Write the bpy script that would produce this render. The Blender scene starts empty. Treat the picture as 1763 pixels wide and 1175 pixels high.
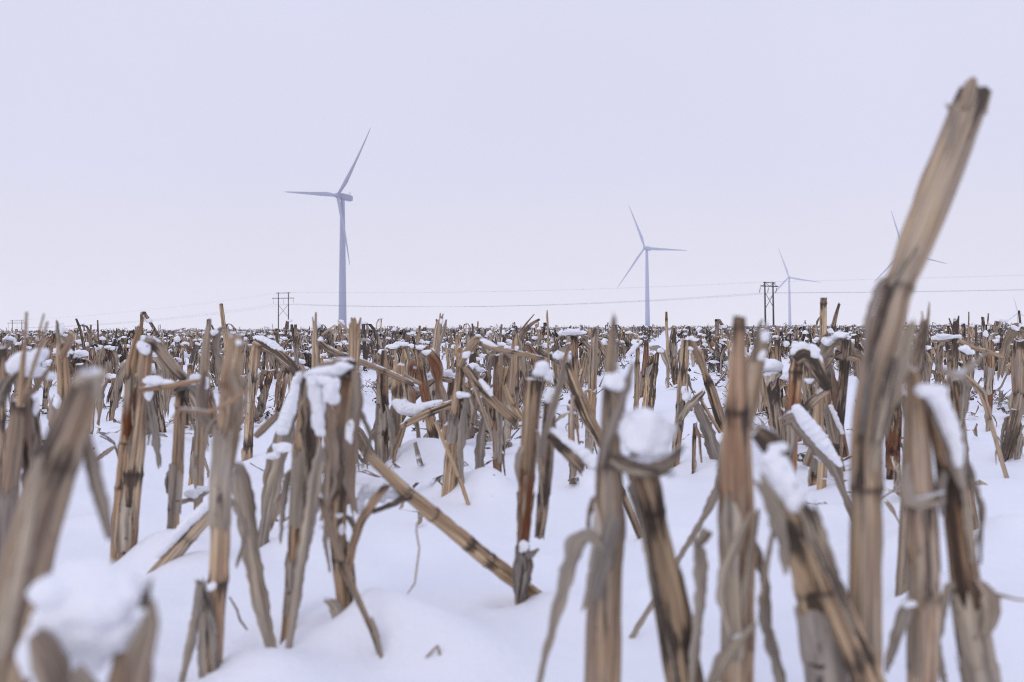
import bpy, math, random
import numpy as np

R_ = math.radians
sc = bpy.context.scene
COL = sc.collection

# ------------------------------------------------------------------ camera
CAM_H = 0.27                      # lens height over the snow, metres
F = 1714.0                        # 35 mm lens in photo pixels (photo 1763 wide)
PITCH, ROLL = R_(2.0), R_(0.37)
PPX, PPY = 881.5, 505.8
cam_d = bpy.data.cameras.new("camera")
cam = bpy.data.objects.new("camera", cam_d)
COL.objects.link(cam)
cam_d.sensor_width = 36.0
cam_d.lens = 35.0
cam_d.shift_y = -81.7 / 1763.0
cam_d.clip_start = 0.02
cam_d.clip_end = 20000.0
cam_d.dof.use_dof = True
cam_d.dof.focus_distance = 4.5
cam_d.dof.aperture_fstop = 8.2
cp, sp = math.cos(math.pi / 2 + PITCH), math.sin(math.pi / 2 + PITCH)
RX = np.array([[1, 0, 0], [0, cp, -sp], [0, sp, cp]])
cr, sr = math.cos(-ROLL), math.sin(-ROLL)
RZ = np.array([[cr, -sr, 0], [sr, cr, 0], [0, 0, 1]])
RM = RX @ RZ
RIGHT, UP, FWD = RM[:, 0], RM[:, 1], -RM[:, 2]
CAMP = np.array([0, 0, CAM_H])
from mathutils import Matrix
m4 = Matrix(RM.tolist()).to_4x4()
m4.translation = CAMP.tolist()
cam.matrix_world = m4
sc.camera = cam

# ------------------------------------------------------------------ world, sun, exposure
SUN_EL, SUN_AZ = R_(28), R_(205)
world = bpy.data.worlds.new("World")
sc.world = world
world.use_nodes = True
wn, wl = world.node_tree.nodes, world.node_tree.links
wn.clear()
w_out = wn.new('ShaderNodeOutputWorld')
w_bg = wn.new('ShaderNodeBackground')
w_bg.inputs['Strength'].default_value = 0.10
w_sky = wn.new('ShaderNodeTexSky')
w_sky.sky_type = 'NISHITA'
w_sky.sun_disc = False
w_sky.sun_elevation = SUN_EL
w_sky.sun_rotation = SUN_AZ
w_sky.dust_density = 4.0
w_tc = wn.new('ShaderNodeTexCoord')
w_sep = wn.new('ShaderNodeSeparateXYZ')
wl.new(w_tc.outputs['Generated'], w_sep.inputs[0])
w_noise = wn.new('ShaderNodeTexNoise')          # very soft cloud-deck mottling
w_noise.inputs['Scale'].default_value = 2.2
w_noise.inputs['Detail'].default_value = 3.0
wl.new(w_tc.outputs['Generated'], w_noise.inputs['Vector'])
w_ramp = wn.new('ShaderNodeValToRGB')
el = w_ramp.color_ramp.elements
el[0].position, el[0].color = 0.0, (0.86, 0.825, 0.855, 1)
el[1].position, el[1].color = 1.0, (0.84, 0.88, 1.13, 1)
e = el.new(0.06); e.color = (0.785, 0.765, 0.85, 1)
e = el.new(0.16); e.color = (0.725, 0.73, 0.905, 1)
e = el.new(0.33); e.color = (0.715, 0.725, 0.905, 1)
wl.new(w_sep.outputs['Z'], w_ramp.inputs[0])
w_mul = wn.new('ShaderNodeMixRGB'); w_mul.blend_type = 'MULTIPLY'; w_mul.inputs[0].default_value = 1.0
w_nr = wn.new('ShaderNodeMapRange')
w_nr.inputs['To Min'].default_value = 9.7
w_nr.inputs['To Max'].default_value = 10.8
wl.new(w_noise.outputs['Fac'], w_nr.inputs['Value'])
wl.new(w_ramp.outputs[0], w_mul.inputs[1])
wl.new(w_nr.outputs[0], w_mul.inputs[2])
w_mix = wn.new('ShaderNodeMixRGB')
w_mix.inputs[0].default_value = 0.96
wl.new(w_sky.outputs[0], w_mix.inputs[1])
wl.new(w_mul.outputs[0], w_mix.inputs[2])
wl.new(w_mix.outputs[0], w_bg.inputs['Color'])
wl.new(w_bg.outputs[0], w_out.inputs['Surface'])

sun_d = bpy.data.lights.new("sun", 'SUN')
sun_d.energy = 0.5
sun_d.angle = R_(25)
sun_d.color = (1.0, 0.95, 0.9)
sun = bpy.data.objects.new("sun", sun_d)
COL.objects.link(sun)
sun.rotation_euler = (R_(90) - SUN_EL, 0, math.pi - SUN_AZ)
sc.view_settings.view_transform = 'Standard'
sc.view_settings.look = 'None'
sc.view_settings.exposure = 0.0
sc.view_settings.gamma = 1.0
sc.cycles.max_bounces = 6
sc.cycles.volume_bounces = 4
sc.cycles.use_adaptive_sampling = True
sc.cycles.filter_width = 0.95
sc.cycles.use_denoising = True
sc.cycles.denoiser = 'OPENIMAGEDENOISE'
sc.cycles.denoising_input_passes = 'RGB_ALBEDO_NORMAL'
sc.cycles.denoising_prefilter = 'NONE'

# ------------------------------------------------------------------ pixel ray helpers (used to find where things stand)
def at(px, py, d):
    return CAMP + d * (FWD + RIGHT * ((px - PPX) / F) + UP * ((PPY - py) / F))
def ground_depth(px, py, z=0.0):
    v = FWD + RIGHT * ((px - PPX) / F) + UP * ((PPY - py) / F)
    return (z - CAM_H) / v[2]
def proj(p):
    r = np.asarray(p) - CAMP
    z = r @ FWD
    return PPX + F * (r @ RIGHT) / z, PPY - F * (r @ UP) / z

# ------------------------------------------------------------------ value noise
_rg = np.random.default_rng(7)
_tab = _rg.random((256, 256))
def vnoise(x, y):
    xi = np.floor(x).astype(int); yi = np.floor(y).astype(int)
    fx = x - xi; fy = y - yi
    fx = fx * fx * (3 - 2 * fx); fy = fy * fy * (3 - 2 * fy)
    g = lambda a, b: _tab[a & 255, b & 255]
    return (g(xi, yi) * (1 - fx) + g(xi + 1, yi) * fx) * (1 - fy) + (g(xi, yi + 1) * (1 - fx) + g(xi + 1, yi + 1) * fx) * fy

# ------------------------------------------------------------------ materials
def mat(name):
    m = bpy.data.materials.new(name)
    m.use_nodes = True
    nt = m.node_tree
    nt.nodes.clear()
    o = nt.nodes.new('ShaderNodeOutputMaterial')
    b = nt.nodes.new('ShaderNodeBsdfPrincipled')
    nt.links.new(b.outputs[0], o.inputs['Surface'])
    return m, nt, b, o
class G:
    """little node-graph helper"""
    def __init__(s, nt): s.nt = nt
    def n(s, t, **k):
        x = s.nt.nodes.new(t)
        for a, v in k.items(): setattr(x, a, v)
        return x
    def set(s, sock, v):
        if isinstance(v, bpy.types.NodeSocket): s.nt.links.new(v, sock)
        else: sock.default_value = v
    def math(s, op, a, b=0.0, clamp=False):
        x = s.n('ShaderNodeMath', operation=op, use_clamp=clamp)
        s.set(x.inputs[0], a); s.set(x.inputs[1], b)
        return x.outputs[0]
    def mix(s, f, a, b, bt='MIX'):
        x = s.n('ShaderNodeMixRGB', blend_type=bt)
        s.set(x.inputs[0], f)
        s.set(x.inputs[1], a if isinstance(a, bpy.types.NodeSocket) else (*a, 1))
        s.set(x.inputs[2], b if isinstance(b, bpy.types.NodeSocket) else (*b, 1))
        return x.outputs[0]
    def noise(s, vec, scale, detail=3.0, rough=0.55):
        x = s.n('ShaderNodeTexNoise')
        s.set(x.inputs['Vector'], vec)
        x.inputs['Scale'].default_value = scale
        x.inputs['Detail'].default_value = detail
        x.inputs['Roughness'].default_value = rough
        return x.outputs['Fac']
    def vscale(s, vec, k):
        x = s.n('ShaderNodeVectorMath', operation='MULTIPLY')
        s.set(x.inputs[0], vec); x.inputs[1].default_value = k
        return x.outputs[0]
    def vadd(s, a, b):
        x = s.n('ShaderNodeVectorMath', operation='ADD')
        s.set(x.inputs[0], a); s.set(x.inputs[1], b)
        return x.outputs[0]
    def rng(s, v, a, b, c=0.0, d=1.0, smooth=True):
        x = s.n('ShaderNodeMapRange')
        if smooth: x.interpolation_type = 'SMOOTHSTEP'
        s.set(x.inputs['Value'], v)
        s.set(x.inputs['From Min'], a); s.set(x.inputs['From Max'], b)
        s.set(x.inputs['To Min'], c); s.set(x.inputs['To Max'], d)
        return x.outputs[0]
    def attr(s, name, out='Vector'):
        x = s.n('ShaderNodeAttribute', attribute_name=name)
        return x.outputs[out]

def stem_material(name, leaf=False, tone_attr=False):
    m, nt, b, o = mat(name)
    g = G(nt)
    st = g.attr('st')
    info = g.n('ShaderNodeObjectInfo')
    sep = g.n('ShaderNodeSeparateColor')
    if tone_attr:
        g.set(sep.inputs[0], g.attr('tone', 'Color'))
    else:
        g.set(sep.inputs[0], info.outputs['Color'])
        off = g.n('ShaderNodeCombineXYZ')
        g.set(off.inputs[2], g.math('MULTIPLY', info.outputs['Random'], 37.0))
        g.set(off.inputs[0], g.math('MULTIPLY', info.outputs['Random'], 11.0))
        st = g.vadd(st, off.outputs[0])
    rust, mold, grey = sep.outputs[0], sep.outputs[1], sep.outputs[2]
    n1 = g.noise(g.vscale(st, (190, 190, 9)), 1.0, 4)
    fib = g.noise(g.vscale(st, (700, 700, 14)), 1.0, 3)
    n2 = g.noise(g.vscale(st, (60, 60, 16)), 1.0, 4, 0.6)
    n3 = g.noise(g.vscale(st, (210, 210, 24)), 1.0, 5, 0.65)
    n4 = g.noise(g.vscale(st, (45, 45, 11)), 1.0, 3, 0.6)
    if leaf:
        c = g.mix(g.rng(n1, .3, .7), (.64, .555, .43), (.25, .19, .13))
    else:
        c = g.mix(g.rng(n1, .32, .68), (.60, .45, .28), (.21, .135, .078))
    c = g.mix(g.math('MULTIPLY', g.rng(n2, .25, .6), grey, True), c, (.33, .305, .28))
    c = g.mix(g.math('MULTIPLY', g.rng(n4, .38, .62), rust, True), c, (.21, .072, .026))
    thr = g.math('SUBTRACT', g.math('SUBTRACT', 0.73 if leaf else 0.69, g.math('MULTIPLY', mold, 0.30)), g.math('MULTIPLY', g.attr('dirt', 'Fac'), .30))  # mold colour spreads further at nodes and in the painted crevice shade
    c = g.mix(g.math('MULTIPLY', g.rng(n3, thr, g.math('ADD', thr, .10)), .88), c, (.042, .032, .028))
    val = g.attr('tone', 'Alpha') if tone_attr else info.outputs['Random']
    c = g.mix(1.0, c, g.mix(val, (.45, .44, .45) if tone_attr else (.88, .87, .87), (1.42, 1.40, 1.36)), 'MULTIPLY')
    # small dark freckles
    n5 = g.noise(g.vscale(st, (520, 520, 190)), 1.0, 2)
    c = g.mix(g.math('MULTIPLY', g.rng(n5, .66, .74), .6), c, (.05, .035, .028))
    c = g.mix(1.0, c, g.mix(g.rng(fib, .25, .75), (.48, .47, .47), (1.30, 1.28, 1.24)), 'MULTIPLY')
    c = g.mix(g.math('MULTIPLY', g.attr('pith', 'Fac'), .8), c, (.50, .42, .32))
    c = g.mix(g.math('MULTIPLY', g.attr('node', 'Fac'), .85), c, (.04, .028, .02))
    geo = g.n('ShaderNodeNewGeometry')
    sz = g.n('ShaderNodeSeparateXYZ'); g.set(sz.inputs[0], geo.outputs['Normal'])
    pn = g.noise(geo.outputs['Position'], 55.0, 4, .65)
    up = g.math('ADD', sz.outputs[2] if not leaf else g.math('ABSOLUTE', sz.outputs[2]), g.math('MULTIPLY', g.math('SUBTRACT', pn, .5), 1.7))
    c = g.mix(g.math('MULTIPLY', g.rng(up, .90 if tone_attr else .74, 1.06 if tone_attr else .90), .92), c, (.88, .89, .94))
    g.set(b.inputs['Base Color'], c)
    b.inputs['Roughness'].default_value = 0.62 if not leaf else 0.75
    b.inputs['Specular IOR Level'].default_value = 0.25
    bp = g.n('ShaderNodeBump')
    bp.inputs['Strength'].default_value = 0.6
    bp.inputs['Distance'].default_value = 0.0015
    g.set(bp.inputs['Height'], g.math('ADD', fib, g.math('MULTIPLY', n3, .6)))
    nt.links.new(bp.outputs[0], b.inputs['Normal'])
    if leaf:
        tr = g.n('ShaderNodeBsdfTranslucent'); g.set(tr.inputs['Color'], c)
        mx = g.n('ShaderNodeMixShader'); mx.inputs[0].default_value = .22
        nt.links.new(b.outputs[0], mx.inputs[1]); nt.links.new(tr.outputs[0], mx.inputs[2])
        nt.links.new(mx.outputs[0], o.inputs['Surface'])
    return m
M_STEM = stem_material("dry_corn_stem")
M_LEAF = stem_material("dry_corn_leaf", leaf=True)
M_STEM2 = stem_material("stubble_stem", tone_attr=True)
M_LEAF2 = stem_material("stubble_leaf", leaf=True, tone_attr=True)

def snow_material(name, far=False):
    m, nt, b, o = mat(name)
    g = G(nt)
    tc = g.n('ShaderNodeTexCoord')
    vec = tc.outputs['Object']
    n = g.noise(vec, 9.0, 4)
    fine = g.noise(vec, 420.0, 3, .7)
    mid = g.noise(vec, 60.0, 3)
    c = g.mix(n, (.88, .895, .945), (.915, .92, .955))
    if far:
        # thick crop residue over the far part of the field, seen at a grazing angle
        sep = g.n('ShaderNodeSeparateXYZ'); g.set(sep.inputs[0], vec)
        s2 = g.noise(g.vscale(vec, (1, 1, 0)), .9, 5, .7)
        res = g.mix(g.rng(s2, .3, .7), (.20, .155, .115), (.40, .33, .27))
        c = g.mix(g.math('MULTIPLY', g.rng(sep.outputs[1], 35, 120), g.rng(sep.outputs[1], 620, 480)), c, res)
        # specks of chaff lying on the near snow
        v = g.n('ShaderNodeTexVoronoi'); v.inputs['Scale'].default_value = 26.0
        g.set(v.inputs['Vector'], g.vscale(vec, (1.0, .8, 1)))
        sp = g.math('MULTIPLY', g.rng(v.outputs['Distance'], .055, .03), g.rng(g.noise(vec, 3.1, 2), .50, .60))
        c = g.mix(g.math('MULTIPLY', sp, .8), c, (.16, .11, .07))
    if not far:      # bits of leaf and grit caught in the snow on the stalks
        v = g.n('ShaderNodeTexVoronoi'); v.inputs['Scale'].default_value = 150.0
        g.set(v.inputs['Vector'], g.vscale(vec, (1.0, 1.0, .55)))
        sp = g.math('MULTIPLY', g.rng(v.outputs['Distance'], .22, .12), g.rng(g.noise(vec, 38.0, 3), .55, .64))
        c = g.mix(g.math('MULTIPLY', sp, .75), c, (.15, .105, .07))
    g.set(b.inputs['Base Color'], c)
    b.inputs['Roughness'].default_value = 0.55
    b.inputs['Specular IOR Level'].default_value = 0.2
    b.inputs['Subsurface Weight'].default_value = 0.0 if far else 0.35
    b.inputs['Subsurface Radius'].default_value = (.5, .6, .8)
    b.inputs['Subsurface Scale'].default_value = 0.008
    bp = g.n('ShaderNodeBump')
    bp.inputs['Strength'].default_value = 0.6 if far else 0.8
    bp.inputs['Distance'].default_value = 0.004
    g.set(bp.inputs['Height'], g.math('ADD', g.math('MULTIPLY', fine, .6), g.math('ADD', mid, g.math('MULTIPLY', g.noise(vec, 170.0, 2), .5))))
    nt.links.new(bp.outputs[0], b.inputs['Normal'])
    return m
M_SNOW = snow_material("snow")
M_GROUND = snow_material("snow_ground", far=True)

def plain(name, col, rough=.5, var=.15, scale=3.0, stretch=(1, 1, 1)):
    m, nt, b, o = mat(name)
    g = G(nt)
    tc = g.n('ShaderNodeTexCoord')
    n = g.noise(g.vscale(tc.outputs['Object'], stretch), scale, 4)
    lo = tuple(x * (1 - var) for x in col); hi = tuple(min(1, x * (1 + var)) for x in col)
    g.set(b.inputs['Base Color'], g.mix(n, lo, hi))
    b.inputs['Roughness'].default_value = rough
    return m
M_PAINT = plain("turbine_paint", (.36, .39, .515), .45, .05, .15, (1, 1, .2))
M_POLE = plain("weathered_timber", (.030, .025, .022), .85, .3, 2.0, (3, 3, .3))
M_INSUL = plain("insulator_glaze", (.05, .045, .05), .3, .1)
M_WIRE = plain("aluminium_wire", (.16, .16, .17), .5, .05)

# ------------------------------------------------------------------ mesh plumbing
class MB:
    def __init__(s):
        s.v, s.f, s.st, s.node, s.pith, s.dirt, s.nv = [], [], [], [], [], [], 0
    def add(s, V, Fc, st=None, node=None, pith=None, dirt=None):
        V = np.asarray(V, float); n = len(V)
        s.v.append(V)
        s.f += [tuple(i + s.nv for i in q) for q in Fc]
        s.st.append(np.zeros((n, 3)) if st is None else np.asarray(st))
        s.node.append(np.zeros(n) if node is None else np.asarray(node))
        s.pith.append(np.zeros(n) if pith is None else np.asarray(pith))
        s.dirt.append(np.zeros(n) if dirt is None else np.asarray(dirt))
        s.nv += n
    def build(s, name, material, parent=None, origin=(0, 0, 0), attrs=True, smooth=True, color=None):
        V = np.concatenate(s.v) - np.asarray(origin)
        me = bpy.data.meshes.new(name)
        me.from_pydata(V.tolist(), [], s.f)
        if attrs:
            a = me.attributes.new('st', 'FLOAT_VECTOR', 'POINT')
            a.data.foreach_set('vector', np.concatenate(s.st).astype(np.float32).ravel())
            for nm, arr in (('node', s.node), ('pith', s.pith), ('dirt', s.dirt)):
                a = me.attributes.new(nm, 'FLOAT', 'POINT')
                a.data.foreach_set('value', np.concatenate(arr).astype(np.float32))
        if smooth: me.polygons.foreach_set('use_smooth', [True] * len(me.polygons))
        me.materials.append(material)
        me.update()
        o = bpy.data.objects.new(name, me)
        COL.objects.link(o)
        if parent is not None: o.parent = parent
        else: o.location = origin
        if color is not None: o.color = (*color, 1)
        return o

def tag(o, label=None, cat=None, group=None, kind=None):
    if label: o['label'] = label
    if cat: o['category'] = cat
    if group: o['group'] = group
    if kind: o['kind'] = kind
    return o
def empty(name, loc):
    o = bpy.data.objects.new(name, None)
    o.empty_display_size = .05
    COL.objects.link(o)
    o.location = tuple(loc)
    return o

def unit(v):
    n = np.linalg.norm(v)
    return v / n if n > 1e-12 else np.array([0, 0, 1.])

def resample(P, W, step, soft=2):
    """polyline with per-point values -> evenly spaced, lightly rounded"""
    P = np.asarray(P, float); W = np.asarray(W, float)
    s = np.r_[0, np.cumsum(np.linalg.norm(np.diff(P, axis=0), axis=1))]
    n = max(6, min(160, int(s[-1] / step) + 1))
    t = np.linspace(0, s[-1], n)
    Q = np.stack([np.interp(t, s, P[:, k]) for k in range(3)], 1)
    q = np.interp(t, s, W)
    for _ in range(soft):
        Q[1:-1] = Q[1:-1] * .5 + (Q[:-2] + Q[2:]) * .25
        q[1:-1] = q[1:-1] * .5 + (q[:-2] + q[2:]) * .25
    return Q, q, t

def frames(Q, ref=None):
    T = np.gradient(Q, axis=0)
    T /= np.linalg.norm(T, axis=1)[:, None] + 1e-12
    a = np.array([1., .13, 0]) if ref is None else ref
    N = []
    n = unit(a - T[0] * (a @ T[0]))
    for t in T:
        n = unit(n - t * (n @ t))
        N.append(n)
    N = np.array(N)
    return T, N, np.cross(T, N)

def tube(mb, P, W, rng, ns=16, nodes=None, jag0=0.0, jag1=0.0, step=None, soft=2, cap=True, rough=.06, groove=.30, teeth=4):
    """a corn stem: P[0] is its top end, P[-1] its foot; W = radius"""
    W = np.asarray(W, float)
    rm = float(W.mean())
    Q, r, t = resample(P, W, step or rm * .38, soft)
    L = t[-1]
    T, N, B = frames(Q)
    strong = nodes is not None
    if nodes is None:
        nodes = []; s = rng.uniform(.02, .06)
        while s < L: nodes.append(s); s += rng.uniform(.09, .17)
    th = np.linspace(0, 2 * math.pi, ns, endpoint=False)
    bul = np.ones(len(t)); dark = np.zeros(len(t))
    for k in nodes:
        bul += (rng.uniform(.07, .13) if strong else rng.uniform(.02, .10)) * np.exp(-((t - k) / (rm * .35)) ** 2)
        dark = np.maximum(dark, (rng.uniform(.85, 1.1) if strong else rng.uniform(.3, .9)) * np.exp(-((t - k - rm * .15) / (rm * .20)) ** 2))
    sd = rng.uniform(0, 50)
    A, S = np.meshgrid(th, t)
    lump = vnoise(np.cos(A) * 1.3 + 7 + sd, np.sin(A) * 1.3 + S / rm * .55 + sd) - .5
    seg = np.searchsorted(np.asarray(nodes), t) if len(nodes) else np.zeros(len(t))
    g0 = (seg % 2) * math.pi + sd
    dth = (A - g0[:, None] + math.pi) % (2 * math.pi) - math.pi
    rr = r[:, None] * bul[:, None] * (1 + rough * 2 * lump - groove * np.exp(-(dth / .42) ** 2) * .8 + .03 * np.cos(2 * A + sd))
    V = Q[:, None, :] + rr[..., None] * (np.cos(A)[..., None] * N[:, None, :] + np.sin(A)[..., None] * B[:, None, :])
    near = np.zeros(len(t))
    for k in nodes: near = np.maximum(near, np.exp(-((t - k - rm * .2) / (rm * 1.5)) ** 2) * rng.uniform(.2, .9))
    near = np.maximum(near, np.exp(-(t / (rm * 2.0)) ** 2) * rng.uniform(.1, .8))
    dirt = np.clip(near[:, None] + np.exp(-(dth / .30) ** 2) * .85 + .25 * np.exp(-((((dth + 2.2) % 6.2832) - 3.14) / .2) ** 2), 0, 1.2).ravel()  # mold at nodes and top, plus crevice shade painted dark along the groove
    def tooth(amount):
        z = np.zeros(ns)
        for _ in range(teeth):
            c = rng.uniform(0, 2 * math.pi); w = rng.uniform(.25, .7)
            z += rng.uniform(.3, 1) * np.exp(-((((th - c + math.pi) % (2 * math.pi)) - math.pi) / w) ** 2)
        return (z + rng.uniform(-.1, .1, ns)) * amount
    if jag1 > 0:   # torn top
        z = tooth(jag1)
        V[0] = V[0] - T[0] * (z * r[0])[:, None]
        V[1] = V[1] - T[0] * (z * r[0] * .35)[:, None]
    if jag0 > 0:   # torn foot
        z = tooth(jag0)
        V[-1] = V[-1] + T[-1] * (z * r[-1])[:, None]
    n = len(t)
    off = V.reshape(-1, 3)
    st = np.stack([np.cos(A) * .012, np.sin(A) * .012, S + sd], -1).reshape(-1, 3)
    nd = np.repeat(dark, ns)
    pt = np.zeros(n * ns)
    Fc = []
    for i in range(n - 1):
        for j in range(ns):
            k = (j + 1) % ns
            Fc.append((i * ns + j, i * ns + k, (i + 1) * ns + k, (i + 1) * ns + j))
    ex, exs, exn = [], [], []
    if cap:
        base = n * ns
        for end, sg in ((0, 1), (n - 1, -1)):
            b0 = base + len(ex)
            for j in range(ns):
                ex.append(Q[end] + (off[end * ns + j] - Q[end]) * .78 + sg * T[end] * r[end] * .15)
            ex.append(Q[end] + sg * T[end] * r[end] * .5)
            for j in range(ns):
                k = (j + 1) % ns
                e0, e1 = end * ns + j, end * ns + k
                a, b, c = b0 + j, b0 + k, b0 + ns
                if sg > 0: Fc += [(e0, a, b, e1), (a, c, b)]
                else: Fc += [(e0, e1, b, a), (a, b, c)]
        ex = np.array(ex)
        off = np.concatenate([off, ex])
        st = np.concatenate([st, np.c_[ex[:, :2] * .3, np.full(len(ex), sd)]])
        nd = np.concatenate([nd, np.zeros(len(ex))]); pt = np.concatenate([pt, np.ones(len(ex))]); dirt = np.concatenate([dirt, np.zeros(len(ex))])
    mb.add(off, Fc, st, nd, pt, dirt)

def ribbon(mb, P, W, rng, facing=None, twist=(0, 0), cup=.25, ragged=.18, thick=.0006, m=7, wave=.12, step=None):
    """a dry leaf blade or sheath strip; W = full width"""
    Q, w, t = resample(P, W, step or max(.003, float(np.mean(W)) * .3), 2)
    T = np.gradient(Q, axis=0); T /= np.linalg.norm(T, axis=1)[:, None] + 1e-12
    n = len(t); sd = rng.uniform(0, 60)
    u = np.linspace(-1, 1, m)
    V = np.zeros((n, m, 3)); NN = np.zeros((n, m, 3))
    for i in range(n):
        v = (Q[i] - CAMP) if facing is None else facing
        s = unit(np.cross(T[i], v)); nrm = unit(np.cross(s, T[i]))
        a = R_(twist[0] + (twist[1] - twist[0]) * i / (n - 1)) + (vnoise(np.array([t[i] * 30 + sd]), np.array([sd]))[0] - .5) * .9
        s, nrm = s * math.cos(a) + nrm * math.sin(a), nrm * math.cos(a) - s * math.sin(a)
        e0 = 1 + ragged * 3 * (vnoise(np.array([t[i] / (w.mean() + 1e-4) * 2.4 + sd]), np.array([3.3]))[0] - .5)
        e1 = 1 + ragged * 3 * (vnoise(np.array([t[i] / (w.mean() + 1e-4) * 2.4 + sd]), np.array([9.7]))[0] - .5)
        for j, x in enumerate(u):
            hw = w[i] * .5 * (e0 if x < 0 else e1)
            up = cup * w[i] * (x * x - .4) + wave * w[i] * abs(x) * math.sin(t[i] / (w.mean() + 1e-4) * 2.3 + sd + x * 2)
            V[i, j] = Q[i] + s * hw * x + nrm * up
            NN[i, j] = nrm
    for j in range(m):          # torn, uneven ends
        k0, k1 = rng.uniform(-.2, 1.0) * w[1], rng.uniform(-.2, 1.3) * w[-2]
        for q_, f_ in ((0, 1.0), (1, .55), (2, .2)):
            if n > 8: V[q_, j] -= T[0] * k0 * f_; V[n - 1 - q_, j] += T[-1] * k1 * f_
    st = np.stack([np.repeat(u[None] * .01, n, 0), np.full((n, m), .004), np.repeat(t[:, None] + sd, m, 1)], -1).reshape(-1, 3)
    a = V.reshape(-1, 3); b = (V - NN * thick).reshape(-1, 3)
    Fc = []; k = n * m
    for i in range(n - 1):
        for j in range(m - 1):
            q = (i * m + j, i * m + j + 1, (i + 1) * m + j + 1, (i + 1) * m + j)
            Fc.append(q); Fc.append(tuple(k + x for x in reversed(q)))
        for j, fl in ((0, 0), (m - 1, 1)):
            q = (i * m + j, (i + 1) * m + j, k + (i + 1) * m + j, k + i * m + j)
            Fc.append(q if not fl else tuple(reversed(q)))
    mb.add(np.concatenate([a, b]), Fc, np.concatenate([st, st]))

def sheath(mb, P, W, rng, f0, f1, span=3.6, gap=1.10, ns=12):
    """papery sheath wrapped part way round a stem between two fractions of its length"""
    Q, r, t = resample(P, W, max(.004, float(np.mean(W)) * .5), 2)
    T, N, B_ = frames(Q)
    L_ = t[-1]; i0, i1 = int(f0 * (len(t) - 1)), max(int(f0 * (len(t) - 1)) + 4, int(f1 * (len(t) - 1)))
    i1 = min(i1, len(t) - 1)
    if i1 - i0 < 3: return
    a0 = rng.uniform(0, 6.283); sd = rng.uniform(0, 50)
    rows_ = []; st = []
    for i in range(i0, i1 + 1):
        f = (i - i0) / (i1 - i0)
        sp_ = span * (.75 + .5 * vnoise(np.array([f * 3 + sd]), np.array([2.2]))[0])
        for j in range(ns):
            x = j / (ns - 1) - .5
            a = a0 + sp_ * x
            rr_ = r[i] * (gap + .25 * abs(x) ** 2 * 4 * (1 - f) * .5 + .12 * (vnoise(np.array([a * 2 + sd]), np.array([f * 4]))[0] - .5) + .35 * max(0, .25 - f) * rng.uniform(.3, 1))
            p = Q[i] + rr_ * (math.cos(a) * N[i] + math.sin(a) * B_[i])
            if i == i0: p = p - T[i] * r[i] * rng.uniform(-.8, 1.6)
            if i == i1: p = p + T[i] * r[i] * rng.uniform(-.3, .6)
            rows_.append(p); st.append((x * .012, .003, t[i] + sd))
    m_ = ns; n_ = i1 - i0 + 1
    Fc = [(i * m_ + j, i * m_ + j + 1, (i + 1) * m_ + j + 1, (i + 1) * m_ + j) for i in range(n_ - 1) for j in range(m_ - 1)]
    mb.add(np.array(rows_), Fc, np.array(st))

ICO_V = ICO_F = None
def ico(sub=2):
    import bmesh
    bm = bmesh.new()
    bmesh.ops.create_icosphere(bm, subdivisions=sub, radius=1.0)
    v = np.array([x.co[:] for x in bm.verts]); f = [tuple(x.index for x in y.verts) for y in bm.faces]
    bm.free()
    return v, f
ICO_V, ICO_F = ico(2)

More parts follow.
